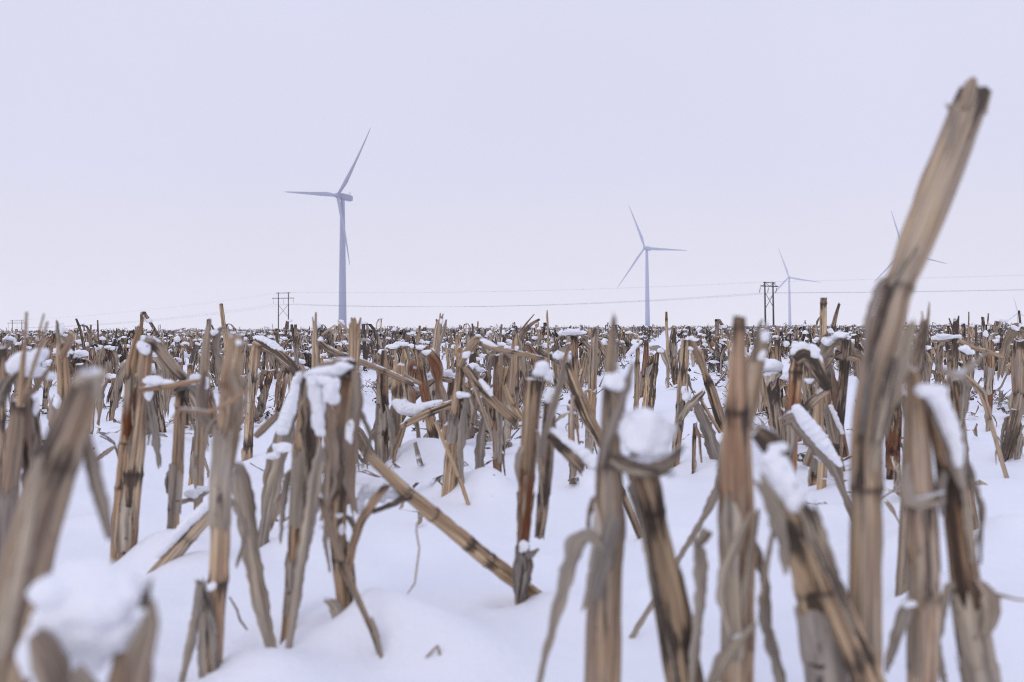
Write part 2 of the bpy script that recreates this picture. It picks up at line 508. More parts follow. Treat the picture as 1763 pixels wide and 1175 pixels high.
def snow_mesh(blobs, rng, name, parent=None, origin=(0, 0, 0), lumps=5):
    """blobs: (centre, (rx, ry_depth, rz)) merged into one lump of snow by a voxel remesh that is applied at once"""
    V, Fc, n = [], [], 0
    def put(c, r):
        nonlocal n
        V.append(ICO_V * np.asarray(r) + np.asarray(c)); Fc.extend(tuple(i + n for i in f) for f in ICO_F); n += len(ICO_V)
    mn = 1.0
    for c, r in blobs:
        c = np.asarray(c, float); r = np.asarray(r, float)
        q = min(r); mn = min(mn, q)
        put(c, r * (.86 if lumps > 1 else 1))
        for _ in range(lumps + 3 if lumps > 1 else 1):
            a = rng.uniform(0, 6.283); el_ = rng.uniform(-.9, .8)
            d = np.array([math.cos(a) * math.cos(el_), math.sin(a) * math.cos(el_), math.sin(el_)])
            k = rng.uniform(.3, .62)
            put(c + d * r * rng.uniform(.55, .85), r * k * rng.uniform(.8, 1.3, 3))
    V = np.concatenate(V) - np.asarray(origin)
    me = bpy.data.meshes.new(name)
    me.from_pydata(V.tolist(), [], Fc)
    o = bpy.data.objects.new(name, me)
    COL.objects.link(o)
    md = o.modifiers.new('r', 'REMESH'); md.mode = 'VOXEL'; md.voxel_size = max(.0008, min(.0022, mn / 6))
    ms = o.modifiers.new('s', 'SMOOTH'); ms.iterations = 5; ms.factor = .6
    dg = bpy.context.evaluated_depsgraph_get()
    ev = o.evaluated_get(dg)
    m2 = bpy.data.meshes.new_from_object(ev)
    o.modifiers.clear(); o.data = m2
    bpy.data.meshes.remove(me)
    m2.name = name
    k = len(m2.vertices)
    co = np.zeros(k * 3, np.float32); no = np.zeros(k * 3, np.float32)
    m2.vertices.foreach_get('co', co); m2.vertices.foreach_get('normal', no)
    co = co.reshape(-1, 3); no = no.reshape(-1, 3)
    sd = rng.uniform(0, 90)
    f1 = .45 / max(mn, .002)
    q2 = co[:, 2] * f1 + co[:, 1] * f1 * .7
    d = (vnoise(co[:, 0] * f1 + sd, q2) - .5) * mn * .42 + (vnoise(co[:, 0] * f1 * 2.7 + sd, q2 * 2.7) - .5) * mn * .16
    d += (vnoise(co[:, 0] * 420 + sd, co[:, 2] * 420 + co[:, 1] * 300) - .5) * min(.0016, mn * .16)
    co += no * d[:, None]
    m2.vertices.foreach_set('co', co.ravel())
    m2.polygons.foreach_set('use_smooth', [True] * len(m2.polygons))
    m2.materials.clear(); m2.materials.append(M_SNOW)
    m2.update()
    if parent is not None: o.parent = parent
    else: o.location = tuple(origin)
    return o
# ------------------------------------------------------------------ the stalks one can pick out in the photograph
BASES = []        # (x, y, strength) where a stem meets the snow
HERO = []         # (short name, px, py of the foot, depth)
STALKS = "cut corn stalks standing in the snow"
def L(pts, dd=0.0, tw=(0, 0), tone=None, cup=.25, name='leaf', rag=.18): return ('leaf', pts, dd, tw, tone, cup, name, rag)
def B(pts, dd=0.0, jag=1.2, tone=None, nodes=None): return ('top', pts, dd, jag, tone, nodes)
def S(blobs, dd=0.0): return ('snow', blobs, dd)
def D(line, dd=0.0): return ('drift', line, dd)
def X(pts, dd=0.0): return ('splinter', pts, dd)
_hs = [100]
def stalk(short, label, pts, d=None, tone=(.3, .35, .35), jag=1.0, nodes=None, bits=(), name='corn_stalk', cat='corn stalk', foot=True, ns=18, jag0=0.0, group=STALKS, mound=1.0, leafy=False, wraps=True):
    _hs[0] += 1
    rng = np.random.default_rng(_hs[0])
    bx, by = pts[-1][:2]
    if d is None: d = ground_depth(bx, by)
    def w3(p, dd=0.0):
        dz = d + dd + (p[3] if len(p) > 3 else 0)
        return at(p[0], p[1], dz), p[2] * .5 * dz / F
    P, W = zip(*[w3(p) for p in pts])
    P = list(P); W = list(W)
    if foot:                                   # carry the stem on down into the ground
        v = unit(P[-1] - P[-2])
        if v[2] > -.35: v = unit(v + np.array([0, 0, -.6]))
        k = 0
        while P[-1][2] > -.035 and k < 40:
            P.append(P[-1] + v * .02); W.append(W[-1]); k += 1
    # where it meets the snow
    Z = np.array([p[2] for p in P]); i = int(np.argmax(Z < 0.0)) if (Z < 0).any() else len(Z) - 1
    base = np.array([P[i][0], P[i][1], 0.0])
    if foot and mound: BASES.append((base[0], base[1], mound))
    root = empty(name, base)
    tag(root, label, cat, group)
    px, py = proj(base)
    HERO.append((short, px, py, float((base - CAMP) @ FWD)))
    s = np.r_[0, np.cumsum([np.linalg.norm(P[j + 1] - P[j]) for j in range(len(P) - 1)])]
    nd = None
    if nodes is not None:
        nd = []
        ys = [p[1] for p in pts]
        for q in nodes:
            if q <= 1.0: nd.append(q * s[-1])
            else:
                for j in range(len(ys) - 1):
                    if (ys[j] - q) * (ys[j + 1] - q) <= 0 and ys[j] != ys[j + 1]:
                        nd.append(s[j] + (q - ys[j]) / (ys[j + 1] - ys[j]) * (s[j + 1] - s[j])); break
    tone = (tone[0], tone[1], tone[2] * .72)
    mb = MB()
    if leafy: ribbon(mb, P, np.array(W) * 2, rng, cup=.45, ragged=.15)
    else: tube(mb, P, W, rng, ns=ns, nodes=nd, jag1=jag, jag0=jag0)
    mb.build('blade' if leafy else 'stem', M_LEAF if leafy else M_STEM, root, base, color=tone)
    for b in bits:
        k = b[0]
        if k == 'leaf':
            _, q, dd, tw, tn, cup, nm, rag = b
            Pq, Wq = zip(*[w3(p, dd) for p in q])
            mb = MB(); ribbon(mb, Pq, np.array(Wq) * 2, rng, twist=tw, cup=cup, ragged=rag)
            mb.build(nm, M_LEAF, root, base, color=tn or tone)
        elif k == 'top':
            _, q, dd, jg, tn, nn = b
            Pq, Wq = zip(*[w3(p, dd) for p in q])
            mb = MB()
            if nn is not None:
                ll = sum(np.linalg.norm(Pq[j + 1] - Pq[j]) for j in range(len(Pq) - 1)); nn = [x * ll for x in nn]
            tube(mb, Pq[::-1], Wq[::-1], rng, ns=ns, jag1=jg, nodes=nn, groove=.3)
            mb.build('broken_top', M_STEM, root, base, color=tn or tone)
        elif k == 'splinter':
            _, q, dd = b
            Pq, Wq = zip(*[w3(p, dd) for p in q])
            mb = MB(); tube(mb, Pq, Wq, rng, ns=7, nodes=[], groove=0, rough=.15)
            mb.build('splinter', M_STEM, root, base, color=tone)
        elif k in ('snow', 'drift'):
            bl = []
            dd = b[2]
            if k == 'snow':
                for q in b[1]:
                    dz = d + dd + (q[4] if len(q) > 4 else 0); f_ = dz / F
                    rd = q[5] if len(q) > 5 else max(min(q[2], q[3]) * .9, .55 * q[2])
                    bl.append((at(q[0], q[1], dz), (q[2] * f_, rd * f_, q[3] * f_)))
                sm = snow_mesh(bl, rng, 'snow_cap', root, base, lumps=2 if max(min(q_[1]) for q_ in bl) > .007 else 5)
            else:
                ln = b[1]
                for j in range(len(ln) - 1):
                    x0, y0, r0 = ln[j]; x1, y1, r1 = ln[j + 1]
                    m = max(2, int(math.hypot(x1 - x0, y1 - y0) / (.7 * min(r0, r1))))
                    for i2 in range(m + (j == len(ln) - 2)):
                        a = i2 / m; r = r0 + (r1 - r0) * a
                        f_ = (d + dd) / F
                        bl.append((at(x0 + (x1 - x0) * a, y0 + (y1 - y0) * a, d + dd), (r * f_, r * f_ * 1.1, r * f_ * .85)))
                snow_mesh(bl, rng, 'snow_cap', root, base, lumps=1)
    if not leafy and cat == 'corn stalk' and name == 'corn_stalk' and float(np.mean(W)) > .0035:
        vis = [k for k in range(len(P)) if P[k][2] > -.02]
        Pv = [P[k] for k in vis]; Wv = [W[k] for k in vis]
        g2 = lambda: (abs(rng.normal(.08, .1)), rng.uniform(.2, .7), rng.uniform(.3, 1))
        if wraps and len(Pv) > 2 and float(np.mean(W)) > .005:
            for _ in range(rng.integers(1, 3)):
                f0 = rng.uniform(.15, .75)
                mb = MB(); sheath(mb, Pv, Wv, rng, f0, f0 + rng.uniform(.15, .35), rng.uniform(2.2, 4.4))
                if mb.nv: mb.build('sheath', M_LEAF, root, base, color=g2())
        ln = s[-1]
        for _ in range(rng.integers(2, 5)):
            f0 = rng.uniform(.15, .85); k = int(f0 * (len(Pv) - 1)); f1 = f0 * (len(Pv) - 1) - k
            p = Pv[k] * (1 - f1) + Pv[min(k + 1, len(Pv) - 1)] * f1; w = Wv[k]
            a = rng.uniform(0, 6.283); o = np.array([math.cos(a), math.sin(a) * .6, 0]) * w
            lw = w * rng.uniform(.25, .75); le = w * rng.uniform(3, 9)
            up_ = rng.uniform(-.2, 1)
            q = [p + o * .8 + [0, 0, w * .6], p + o * 1.5 + [0, 0, le * .12 * up_], p + o * rng.uniform(1.6, 2.8) - [0, 0, le * .4], p + o * rng.uniform(1.2, 3.0) - [0, 0, le * .9]]
            mb = MB(); ribbon(mb, q, [lw * .6, lw * 1.3, lw * 1.1, lw * .4], rng, twist=(rng.uniform(-30, 30), rng.uniform(-60, 60)), cup=rng.uniform(.2, .5), ragged=.22, m=5)
            mb.build('leaf', M_LEAF, root, base, color=g2())
    return root

# ---- nearest, strongly out of focus
stalk("frayed fat stalk", "fat blurred leaning stalk with frayed bent top, beside the blurred big snow lump",
      [(158, 648, 40), (146, 672, 56), (132, 705, 58), (112, 755, 64), (85, 830, 80), (50, 950, 88), (5, 1150, 96)], d=.43, wraps=False, tone=(.1, .02, .6), jag=1.6, nodes=[.12, .55],
      bits=[L([(66, 790, 14), (58, 850, 26), (46, 930, 30), (25, 1020, 32), (-5, 1130, 40)], -.02, (10, 20), (.1, .1, .3)),
            L([(128, 660, 20), (150, 640, 30), (172, 652, 34), (165, 690, 20)], -.012, (20, 60)),
            L([(150, 755, 16), (158, 800, 26), (175, 860, 24), (190, 920, 14)], .01, (0, 30), (.2, .4, .5)),
            S([(163, 640, 11, 7)], -.01)])
stalk("snow-buried stub", "short brown stub buried under a big blurred lump of snow at the photo's edge",
      [(243, 1015, 34), (236, 1060, 44), (222, 1120, 48), (205, 1185, 50)], d=.36, tone=(.5, .5, .3), jag=1.5, nodes=[.5],
      bits=[S([(152, 1022, 92, 72), (115, 1085, 68, 66), (190, 1080, 56, 56), (205, 1010, 46, 38), (70, 1110, 36, 52), (238, 1056, 14, 12, -.02)], -.01),
            L([(60, 1090, 30), (90, 1130, 60), (110, 1200, 80)], -.025, (0, 20), (.2, .5, .5)),
            L([(262, 1040, 12), (258, 1085, 40), (240, 1150, 60), (230, 1210, 60)], -.02, (0, 30), (.5, .4, .3)),
            L([(130, 1150, 30), (150, 1180, 60), (160, 1230, 60)], -.035, (10, 0), (.1, .3, .4))])
stalk("split-topped gray fat stalk", "thick pale stalk with thin split top and drooping leaf, beside the largest round snow cap",
      [(1057, 546, 6), (1055, 575, 14), (1053, 615, 22), (1051, 670, 27), (1050, 730, 32), (1049, 790, 40), (1051, 850, 46), (1048, 930, 52), (1042, 1010, 58), (1036, 1180, 62)],
      d=.60, tone=(.1, .3, .8), jag=2.5, nodes=[662, 800], bits=[
          L([(1089, 630, 6), (1079, 665, 16), (1064, 710, 20), (1046, 755, 18), (1036, 800, 10)], -.012, (0, 20), (.1, .2, .6)),
          L([(1036, 940, 10), (1014, 920, 28), (994, 930, 36), (979, 985, 30), (962, 1045, 21), (946, 1105, 15), (926, 1185, 9)], -.03, (0, 25), (.05, .25, .8)),
          L([(1058, 900, 22), (1040, 960, 40), (1022, 1030, 30)], -.028, (15, 10), (.05, .3, .9)),
          S([(1056, 658, 17, 15), (1068, 655, 9, 16)], -.012)])
stalk("snow-hatted broken stalk", "bent stalk carrying the largest round snow cap on its snapped end, one dark-striped leg",
      [(1092, 788, 40), (1108, 818, 56), (1120, 852, 48), (1125, 885, 38), (1140, 960, 46), (1158, 1050, 52), (1180, 1180, 60)], d=.60, tone=(.1, .45, .15), jag=1.0, nodes=[878, 1095], bits=[
          S([(1112, 744, 49, 38), (1112, 768, 44, 24), (1138, 748, 28, 36), (1086, 748, 28, 34), (1110, 726, 34, 24)], -.012),
          L([(1060, 790, 14), (1080, 800, 34), (1110, 800, 60), (1145, 800, 34), (1164, 780, 12)], -.018, (40, 40), (.2, .9, .3)),
          L([(1088, 840, 18), (1105, 900, 14), (1122, 980, 14), (1150, 1100, 12), (1165, 1180, 12)], -.026, (0, 10), (0, 1, .2)),
          S([(1152, 815, 10, 8)], -.01)])
stalk("straight fat stalk", "straight thick upright stalk with dark cut tip and rusty lower part, pale fork beside it",
      [(1273, 546, 21), (1271, 600, 28), (1270, 660, 36), (1268, 720, 46), (1268, 780, 54), (1270, 850, 60), (1272, 950, 60), (1272, 1060, 56), (1270, 1185, 58)], d=.60, tone=(.45, .2, .45), jag=.35, nodes=[.02, 705], bits=[
          L([(1292, 885, 8), (1272, 930, 17), (1249, 985, 22), (1244, 1030, 20), (1254, 1075, 15), (1262, 1110, 6)], -.035, (0, 50), (0, 0, .45), .45),
          L([(1198, 928, 10), (1206, 960, 26), (1208, 1010, 22), (1203, 1060, 19), (1196, 1120, 18), (1192, 1185, 14)], -.015, (0, 20), (.05, .5, .8)),
          L([(1222, 915, 30), (1208, 935, 44), (1196, 940, 20)], -.018, (60, 50), (.1, .4, .8)),
          L([(1305, 880, 6), (1292, 960, 15), (1284, 1030, 20), (1290, 1110, 10)], -.033, (0, -30), (.5, .3, .4)),
          L([(1310, 1030, 12), (1320, 1080, 22), (1338, 1140, 24), (1350, 1190, 20)], -.02, (0, 20), (.1, .5, .8)),
          L([(1296, 1078, 8), (1270, 1108, 22), (1240, 1150, 28), (1222, 1195, 22)], -.04, (0, 35), (0, 0, .4), .5)])
stalk("pale forked stalk", "pale fraying stalk leaning out from the straight thick stalk with snow along its top",
      [(1317, 570, 15), (1310, 600, 24), (1301, 640, 27), (1291, 690, 26), (1282, 750, 24), (1280, 800, 20)], d=.72, tone=(0, .1, .5), jag=2.2, nodes=[.45], foot=True, bits=[
          S([(1317, 579, 8, 13), (1312, 612, 6, 12)], -.012),
          L([(1312, 552, 3), (1306, 560, 6), (1304, 585, 10), (1298, 620, 10)], -.005, (20, 60))])
stalk("slumped double stalk", "two-legged blurred broken stalk with dark folded neck and a lump of snow on it",
      [(1348, 850, 44), (1360, 890, 50), (1385, 970, 54), (1405, 1050, 60), (1425, 1190, 66)], d=.55, tone=(.1, .35, .15), jag=.8, nodes=[905, 1010, 1130], bits=[
          B([(1352, 850, 46), (1374, 885, 42), (1404, 950, 40), (1432, 1020, 46), (1462, 1090, 52), (1500, 1190, 58)], -.022, 1.0, (.15, .35, .1), [.15, .5, .8]),
          B([(1300, 740, 30), (1318, 752, 42), (1340, 775, 46), (1352, 830, 42), (1356, 880, 40)], -.005, 1.2, (.1, 1, .3), [.3]),
          S([(1345, 812, 26, 34), (1362, 842, 26, 32), (1340, 770, 18, 8), (1330, 790, 16, 22)], -.03),
          L([(1310, 830, 20), (1336, 880, 34), (1350, 930, 26), (1352, 980, 10)], -.035, (0, 30), (.1, .6, .5)),
          L([(1392, 880, 30), (1412, 930, 36), (1440, 1000, 22), (1470, 1080, 16)], -.05, (10, 30), (0, .9, .2)),
          L([(1334, 900, 6), (1322, 960, 10), (1312, 1030, 10)], -.01, (0, 20))])
stalk("tallest stalk", "tallest stalk, thick, kinked at a black node, torn top reaching high into the sky",
      [(1678, 160, 50), (1660, 206, 58), (1642, 252, 60), (1608, 338, 60), (1576, 420, 58), (1558, 466, 50), (1549, 488, 44), (1545, 500, 46), (1536, 530, 52), (1524, 580, 54), (1508, 640, 52), (1494, 720, 50), (1492, 800, 52), (1491, 950, 54), (1490, 1060, 54), (1490, 1190, 54)],
      d=.55, wraps=False, tone=(.12, .25, .7), jag=.45, nodes=[491, 838], bits=[
          X([(1676, 133, 6), (1674, 142, 20), (1668, 165, 26), (1660, 190, 22)], -.005),
          X([(1707, 156, 4), (1699, 168, 14), (1690, 195, 18)], .002), X([(1690, 148, 4), (1688, 160, 10), (1682, 180, 12)], -.006),
          L([(1633, 182, 5), (1647, 192, 15), (1643, 218, 14), (1630, 256, 7)], -.012, (0, 40), (.1, .2, .5)),
          L([(1580, 425, 3), (1562, 450, 8), (1545, 472, 10), (1534, 488, 8)], -.016, (0, 20), (0, .75, .6)),
          L([(1508, 600, 4), (1496, 650, 9), (1488, 700, 9), (1483, 745, 5)], -.014, (0, 40), (.0, .1, 1)),
          L([(1570, 560, 12), (1558, 610, 26), (1540, 670, 28), (1522, 730, 24), (1506, 800, 18)], -.015, (0, 30), (.1, .15, .4)),
          L([(1538, 620, 16), (1522, 690, 26), (1510, 750, 20)], -.022, (0, 10), (.1, 1, .5))])
stalk("gray banded stalk", "upright grey banded stalk beside the snow-laden folded leaf, rust streak along its edge",
      [(1571, 638, 26), (1577, 700, 34), (1581, 780, 42), (1586, 880, 46), (1591, 980, 48), (1591, 1080, 50), (1588, 1190, 50)], d=.56, tone=(.35, .3, .75), jag=.8, nodes=[864, 1027], bits=[
          L([(1562, 800, 10), (1558, 840, 20), (1572, 870, 36), (1592, 862, 30)], -.025, (20, 40), (.1, .4, .7)),
          L([(1556, 640, 4), (1551, 690, 8), (1560, 730, 10)], -.01, (0, 20), (0, 0, .2)),
          L([(1560, 1050, 24), (1545, 1090, 20), (1530, 1140, 16)], -.015, (0, 40), (.1, .6, .9)),
          S([(1566, 1040, 16, 8)], -.02)])
stalk("snow-draped bent stalk", "thick dark bent stalk draped with a long strip of snow down its folded side",
      [(1598, 668, 28), (1618, 725, 40), (1634, 800, 44), (1645, 870, 44), (1655, 950, 46), (1665, 1020, 48), (1675, 1100, 52), (1692, 1190, 54)], d=.56, tone=(.35, .55, .2), jag=1.0, nodes=[828, 1040], bits=[
          D([(1588, 672, 15), (1606, 676, 17), (1622, 700, 17), (1634, 730, 16), (1644, 765, 12), (1650, 800, 8)], -.022),
          L([(1585, 668, 22), (1610, 690, 34), (1632, 740, 34), (1648, 800, 28), (1660, 840, 16)], -.012, (20, 20), (.1, .3, .6)),
          L([(1630, 640, 14), (1650, 648, 26), (1672, 630, 14), (1694, 610, 5)], -.004, (30, 30), (.05, .3, 1)),
          L([(1662, 850, 12), (1668, 900, 18), (1676, 960, 10)], -.015, (0, 0), (.1, .6, .7)),
          L([(1684, 1000, 8), (1704, 1022, 30), (1709, 1058, 34), (1698, 1092, 10)], -.012, (10, 20), (.2, .3, .4)),
          X([(1790, 1036, 4), (1750, 1032, 5), (1715, 1024, 8)], -.012)])
# ---- second range, about a metre out
stalk("red-brown split stalk", "upright square-cut stalk, tan above and red-brown below its node, with snow on its shoulder",
      [(920, 654, 30), (916, 700, 31), (912, 750, 31), (909, 800, 29), (907, 822, 29), (905, 850, 25), (903, 890, 23), (900, 935, 22), (899, 990, 24), (898, 1042, 24)], tone=(.25, .2, .3), jag=.3, nodes=[821, 945], bits=[
          B([(946, 668, 18), (944, 740, 26), (939, 820, 24), (934, 880, 22), (930, 920, 18)], .03, 1.5, (.1, .8, .5)),
          L([(908, 822, 20), (905, 860, 22), (902, 900, 20), (899, 940, 14)], -.016, (0, 0), (1, 0, 0), name='sheath', cup=.5),
          L([(894, 942, 14), (903, 970, 34), (897, 1005, 30), (893, 1030, 14)], -.014, (0, 20), (.1, .85, .9)),
          L([(928, 945, 6), (918, 955, 22), (905, 958, 10)], -.014, (50, 50), (.1, .7, .9)),
          S([(936, 634, 13, 16), (925, 642, 12, 8), (944, 648, 9, 10)], 0), S([(946, 680, 9, 17)], -.01), S([(903, 940, 9, 12)], -.02),
          L([(972, 625, 6), (966, 660, 13), (952, 705, 13), (937, 750, 10), (932, 785, 8)], -.02, (0, 20), (.1, .25, .7)),
          B([(944, 748, 16), (965, 768, 19), (985, 788, 19), (1002, 806, 20)], -.01, .8, (.1, .5, .4)),
          D([(952, 742, 6), (972, 757, 7), (990, 770, 9), (1006, 782, 12), (1022, 800, 13)], -.012)])
stalk("yellow fallen stalk", "long smooth yellowish broken stalk propped diagonally with its torn foot on the snow",
      [(626, 776, 16, -.1), (663, 813, 20, -.08), (702, 850, 24, -.06), (760, 897, 27, -.04), (820, 947, 28, -.02), (880, 994, 28, 0), (924, 1027, 24, 0)], d=.985, tone=(.05, .02, .1), jag=1.0, jag0=2.2, nodes=[.255, .42, .62, .74], foot=False, name='broken_stalk', bits=[
          L([(702, 855, 14), (680, 868, 12), (655, 878, 12), (634, 884, 6)], -.065, (30, 20), (0, 1, .2)),
          S([(672, 850, 18, 11), (650, 858, 14, 10), (690, 856, 8, 6)], -.06),
          X([(729, 887, 3), (718, 902, 3), (717, 915, 3), (722, 945, 3), (714, 1005, 3), (698, 1028, 2)], -.05),
          X([(930, 1026, 4), (915, 1012, 8), (900, 1000, 9)], -.012)])
stalk("banana-snow stalk", "stalk folded over at the top under thick lumpy snow, dark leaves hanging inside the fold",
      [(604, 640, 34), (594, 700, 36), (586, 770, 40), (582, 850, 36), (580, 930, 27), (588, 1010, 24), (597, 1096, 22)], tone=(.45, .4, .3), jag=.5, nodes=[830, 960], bits=[
          B([(608, 640, 34), (590, 632, 34), (562, 636, 32), (540, 652, 26), (530, 690, 18)], -.01, 1.2, (.2, .5, .6), [.9]),
          S([(560, 640, 34, 11), (590, 632, 26, 9), (540, 648, 16, 16)], -.02),
          S([(570, 676, 17, 24), (560, 655, 16, 10)], -.04), S([(545, 690, 13, 34), (549, 730, 13, 26), (540, 660, 10, 16)], -.035),
          S([(601, 744, 7, 22)], -.035),
          L([(535, 650, 12), (530, 700, 22), (528, 760, 22), (535, 820, 14)], -.025, (0, 30), (.2, .9, .4)),
          L([(556, 660, 10), (566, 720, 24), (572, 780, 28), (566, 850, 22), (556, 890, 8)], -.028, (0, 20), (.3, .6, .3)),
          L([(614, 640, 16), (616, 690, 18), (606, 760, 22), (600, 840, 20), (610, 880, 10)], -.02, (0, -20), (.4, .4, .5)),
          L([(564, 1036, 6), (578, 1040, 22), (586, 1075, 22), (590, 1118, 8)], -.02, (0, 20), (.1, .5, .7))])
stalk("dark-sided stalk", "dark-edged upright stalk under the fold of the lumpy snow-topped stalk",
      [(528, 655, 22), (525, 700, 26), (518, 770, 32), (512, 850, 31), (508, 930, 28), (503, 1010, 23), (493, 1086, 18)], tone=(.45, .5, .2), jag=1.0, nodes=[1018], bits=[
          L([(540, 720, 12), (536, 790, 16), (530, 850, 12)], -.012, (0, 20), (.1, 1, .3)),
          S([(514, 650, 7, 12)], -.01)])
stalk("gray leaf strip stalk", "pale grey papery strip of stalk leaning in front of the dark-edged stalk",
      [(555, 772, 14), (545, 810, 22), (536, 870, 24), (524, 940, 24), (513, 1005, 18), (500, 1100, 12)], d=.84, tone=(0, .3, .9), leafy=True)
stalk("bent brown stem", "thin dark brown stem bent sharply over beside the yellow fallen stalk's upper end",
      [(664, 838, 13), (645, 860, 16), (620, 900, 16), (607, 940, 15), (600, 985, 12), (603, 1030, 12), (606, 1080, 10)], d=.87, tone=(.3, .7, .3), jag=1.2, nodes=[.5], bits=[
          S([(630, 848, 13, 16), (618, 872, 10, 14), (640, 838, 10, 8)], .01),
          L([(560, 905, 8), (580, 900, 18), (590, 930, 22), (600, 970, 10)], .01, (0, 20), (.1, .4, .8)),
          S([(583, 888, 10, 7), (588, 912, 7, 14)], 0)])
stalk("slanting thin stick", "thin dark stick slanting down to the snow with a ragged flake near its foot",
      [(553, 862, 12), (575, 930, 14), (600, 995, 13), (620, 1040, 11), (640, 1085, 10), (655, 1130, 8)], d=.82, tone=(.1, .4, .7), jag=1.2, nodes=[.3], bits=[
          L([(640, 1065, 4), (648, 1090, 11), (656, 1125, 8)], -.005, (0, 30), (.1, .2, .6))])
stalk("pale hooked leaf stalk", "pale grey leaf sheath hooked at the top with snow, leaning beside the slender straight stalk",
      [(398, 800, 12), (410, 798, 22), (420, 850, 34), (431, 930, 32), (444, 1015, 30), (462, 1096, 22)], d=.875, tone=(.05, .35, .9), leafy=True, bits=[
          S([(397, 803, 7, 10)], -.01),
          X([(395, 1028, 3), (408, 1050, 4), (413, 1068, 4), (426, 1085, 3)], -.01)])
stalk("slender straight stalk", "slender straight stalk with frayed brown top, yellow side strip and grey leaves at its foot",
      [(405, 580, 24), (402, 610, 30), (398, 650, 36), (392, 700, 34), (385, 760, 32), (380, 830, 34), (378, 950, 34), (372, 1060, 34), (366, 1165, 32)], tone=(.35, .25, .35), jag=.9, nodes=[660, 1000], bits=[
          L([(412, 650, 14), (412, 700, 20), (406, 750, 18), (400, 800, 8)], -.012, (0, 20), (.25, 0, 0)),
          L([(398, 640, 12), (404, 680, 30), (398, 715, 24), (390, 740, 8)], -.016, (0, 30), (.9, .4, .1)),
          L([(352, 640, 8), (345, 680, 14), (352, 720, 22), (372, 745, 20)], .02, (0, 30), (.1, .3, .6)),
          L([(345, 1008, 14), (354, 1040, 28), (362, 1090, 26), (372, 1165, 18)], -.014, (0, 20), (.05, .8, .8)),
          L([(344, 1005, 12), (338, 1060, 18), (328, 1110, 16), (312, 1180, 10)], -.018, (0, 30), (.05, .4, .9)),
          L([(350, 1060, 10), (346, 1110, 16), (348, 1165, 12)], -.02, (0, 10), (.05, .5, .7)),
          L([(384, 1150, 14), (392, 1165, 10), (398, 1170, 5)], -.01, (40, 40), (.05, .6, .7)),
          X([(440, 662, 4), (400, 690, 8), (360, 710, 8), (310, 705, 8), (296, 722, 4)], -.05),
          S([(366, 1008, 8, 8)], -.02), S([(412, 590, 6, 6)], -.012)])
stalk("horned stalk", "grey stalk with one thin curved horn-like tip and snow lodged at the split",
      [(362, 549, 4), (359, 565, 10), (355, 595, 16), (352, 640, 17), (349, 700, 17), (346, 760, 17), (344, 800, 16)], d=1.35, tone=(.05, .2, .8), jag=.5, nodes=[690], bits=[
          S([(370, 572, 6, 6)], 0), L([(392, 566, 3), (378, 566, 8), (372, 590, 14), (378, 640, 12)], .01, (0, 40), (.2, .5, .4))])
stalk("pencil tall stick", "thin tall square-cut stick poking above the horizon by the nearer wooden pylon's side",
      [(380.5, 523, 7), (384, 552, 7.5), (388, 580, 8), (391, 610, 9), (394, 640, 9)], d=2.9, tone=(.2, .3, .2), jag=.15, nodes=[.35])
stalk("folded snowy stalk", "stalk folded over at the top with a smooth ridge of snow along the drooping end",
      [(441, 590, 14), (437, 620, 17), (433, 660, 17), (430, 720, 17), (426, 792, 17)], tone=(.3, .45, .4), jag=.4, nodes=[.28, .75], bits=[
          B([(438, 588, 14), (455, 596, 16), (478, 608, 17), (500, 628, 17), (516, 650, 14), (524, 668, 8)], -.008, 1.6, (.1, .75, .4)),
          D([(440, 582, 5), (452, 585, 8), (466, 592, 9), (480, 603, 7)], -.006)])
stalk("snow-loaded pale leaf", "wide pale leaf stalk carrying a thick slope of snow beside the dark-edged stalk",
      [(514, 655, 10), (501, 700, 26), (484, 765, 34), (468, 830, 34), (458, 895, 20)], d=1.2, tone=(0, .15, .7), leafy=True, bits=[
          D([(511, 652, 6), (505, 680, 10), (496, 710, 14), (487, 740, 13)], -.01), S([(488, 770, 20, 11), (470, 784, 14, 8)], -.02),
          B([(440, 752, 10), (450, 742, 13), (466, 726, 13), (480, 712, 10)], .02, .8, (.1, .4, .4)),
          L([(480, 850, 14), (472, 880, 18), (466, 905, 8)], .01, (0, 0), (.9, .6, 0))])
stalk("broken-over gray stalk", "grey stalk snapped over under a dollop of snow, right against the needle-tipped tan stalk",
      [(252, 590, 24), (248, 640, 26), (243, 700, 27), (236, 760, 30), (226, 840, 34), (216, 955, 36)], tone=(.35, .35, .5), jag=.6, nodes=[815], bits=[
          B([(252, 588, 22), (268, 592, 22), (282, 612, 20), (300, 634, 18), (318, 654, 17)], -.005, .5, (.05, .15, .5)),
          S([(250, 601, 14, 14)], -.018), S([(266, 656, 19, 12), (256, 676, 9, 20), (284, 660, 14, 8)], -.02),
          B([(240, 672, 8), (270, 668, 9), (300, 663, 9), (345, 655, 7)], -.025, .6, (.4, .1, 0)),
          L([(258, 690, 10), (266, 730, 16), (272, 770, 16), (274, 800, 6)], -.012, (0, 50), (.05, .5, .8))])
stalk("leaning tan stalk", "slim tan stalk with long needle tip and dark red lower half, against a snow-topped neighbour",
      [(249, 543, 3), (242, 562, 6), (234, 590, 12), (228, 625, 19), (225, 660, 19), (221, 710, 20), (216, 770, 21), (211, 830, 23), (206, 890, 24), (202, 950, 24)], d=1.2, tone=(.3, .1, .1), jag=.4, nodes=[651, 762, 840], bits=[
          L([(226, 655, 12), (222, 700, 18), (218, 750, 14)], -.012, (0, 0), (1, .5, 0), name='sheath', cup=.5)])
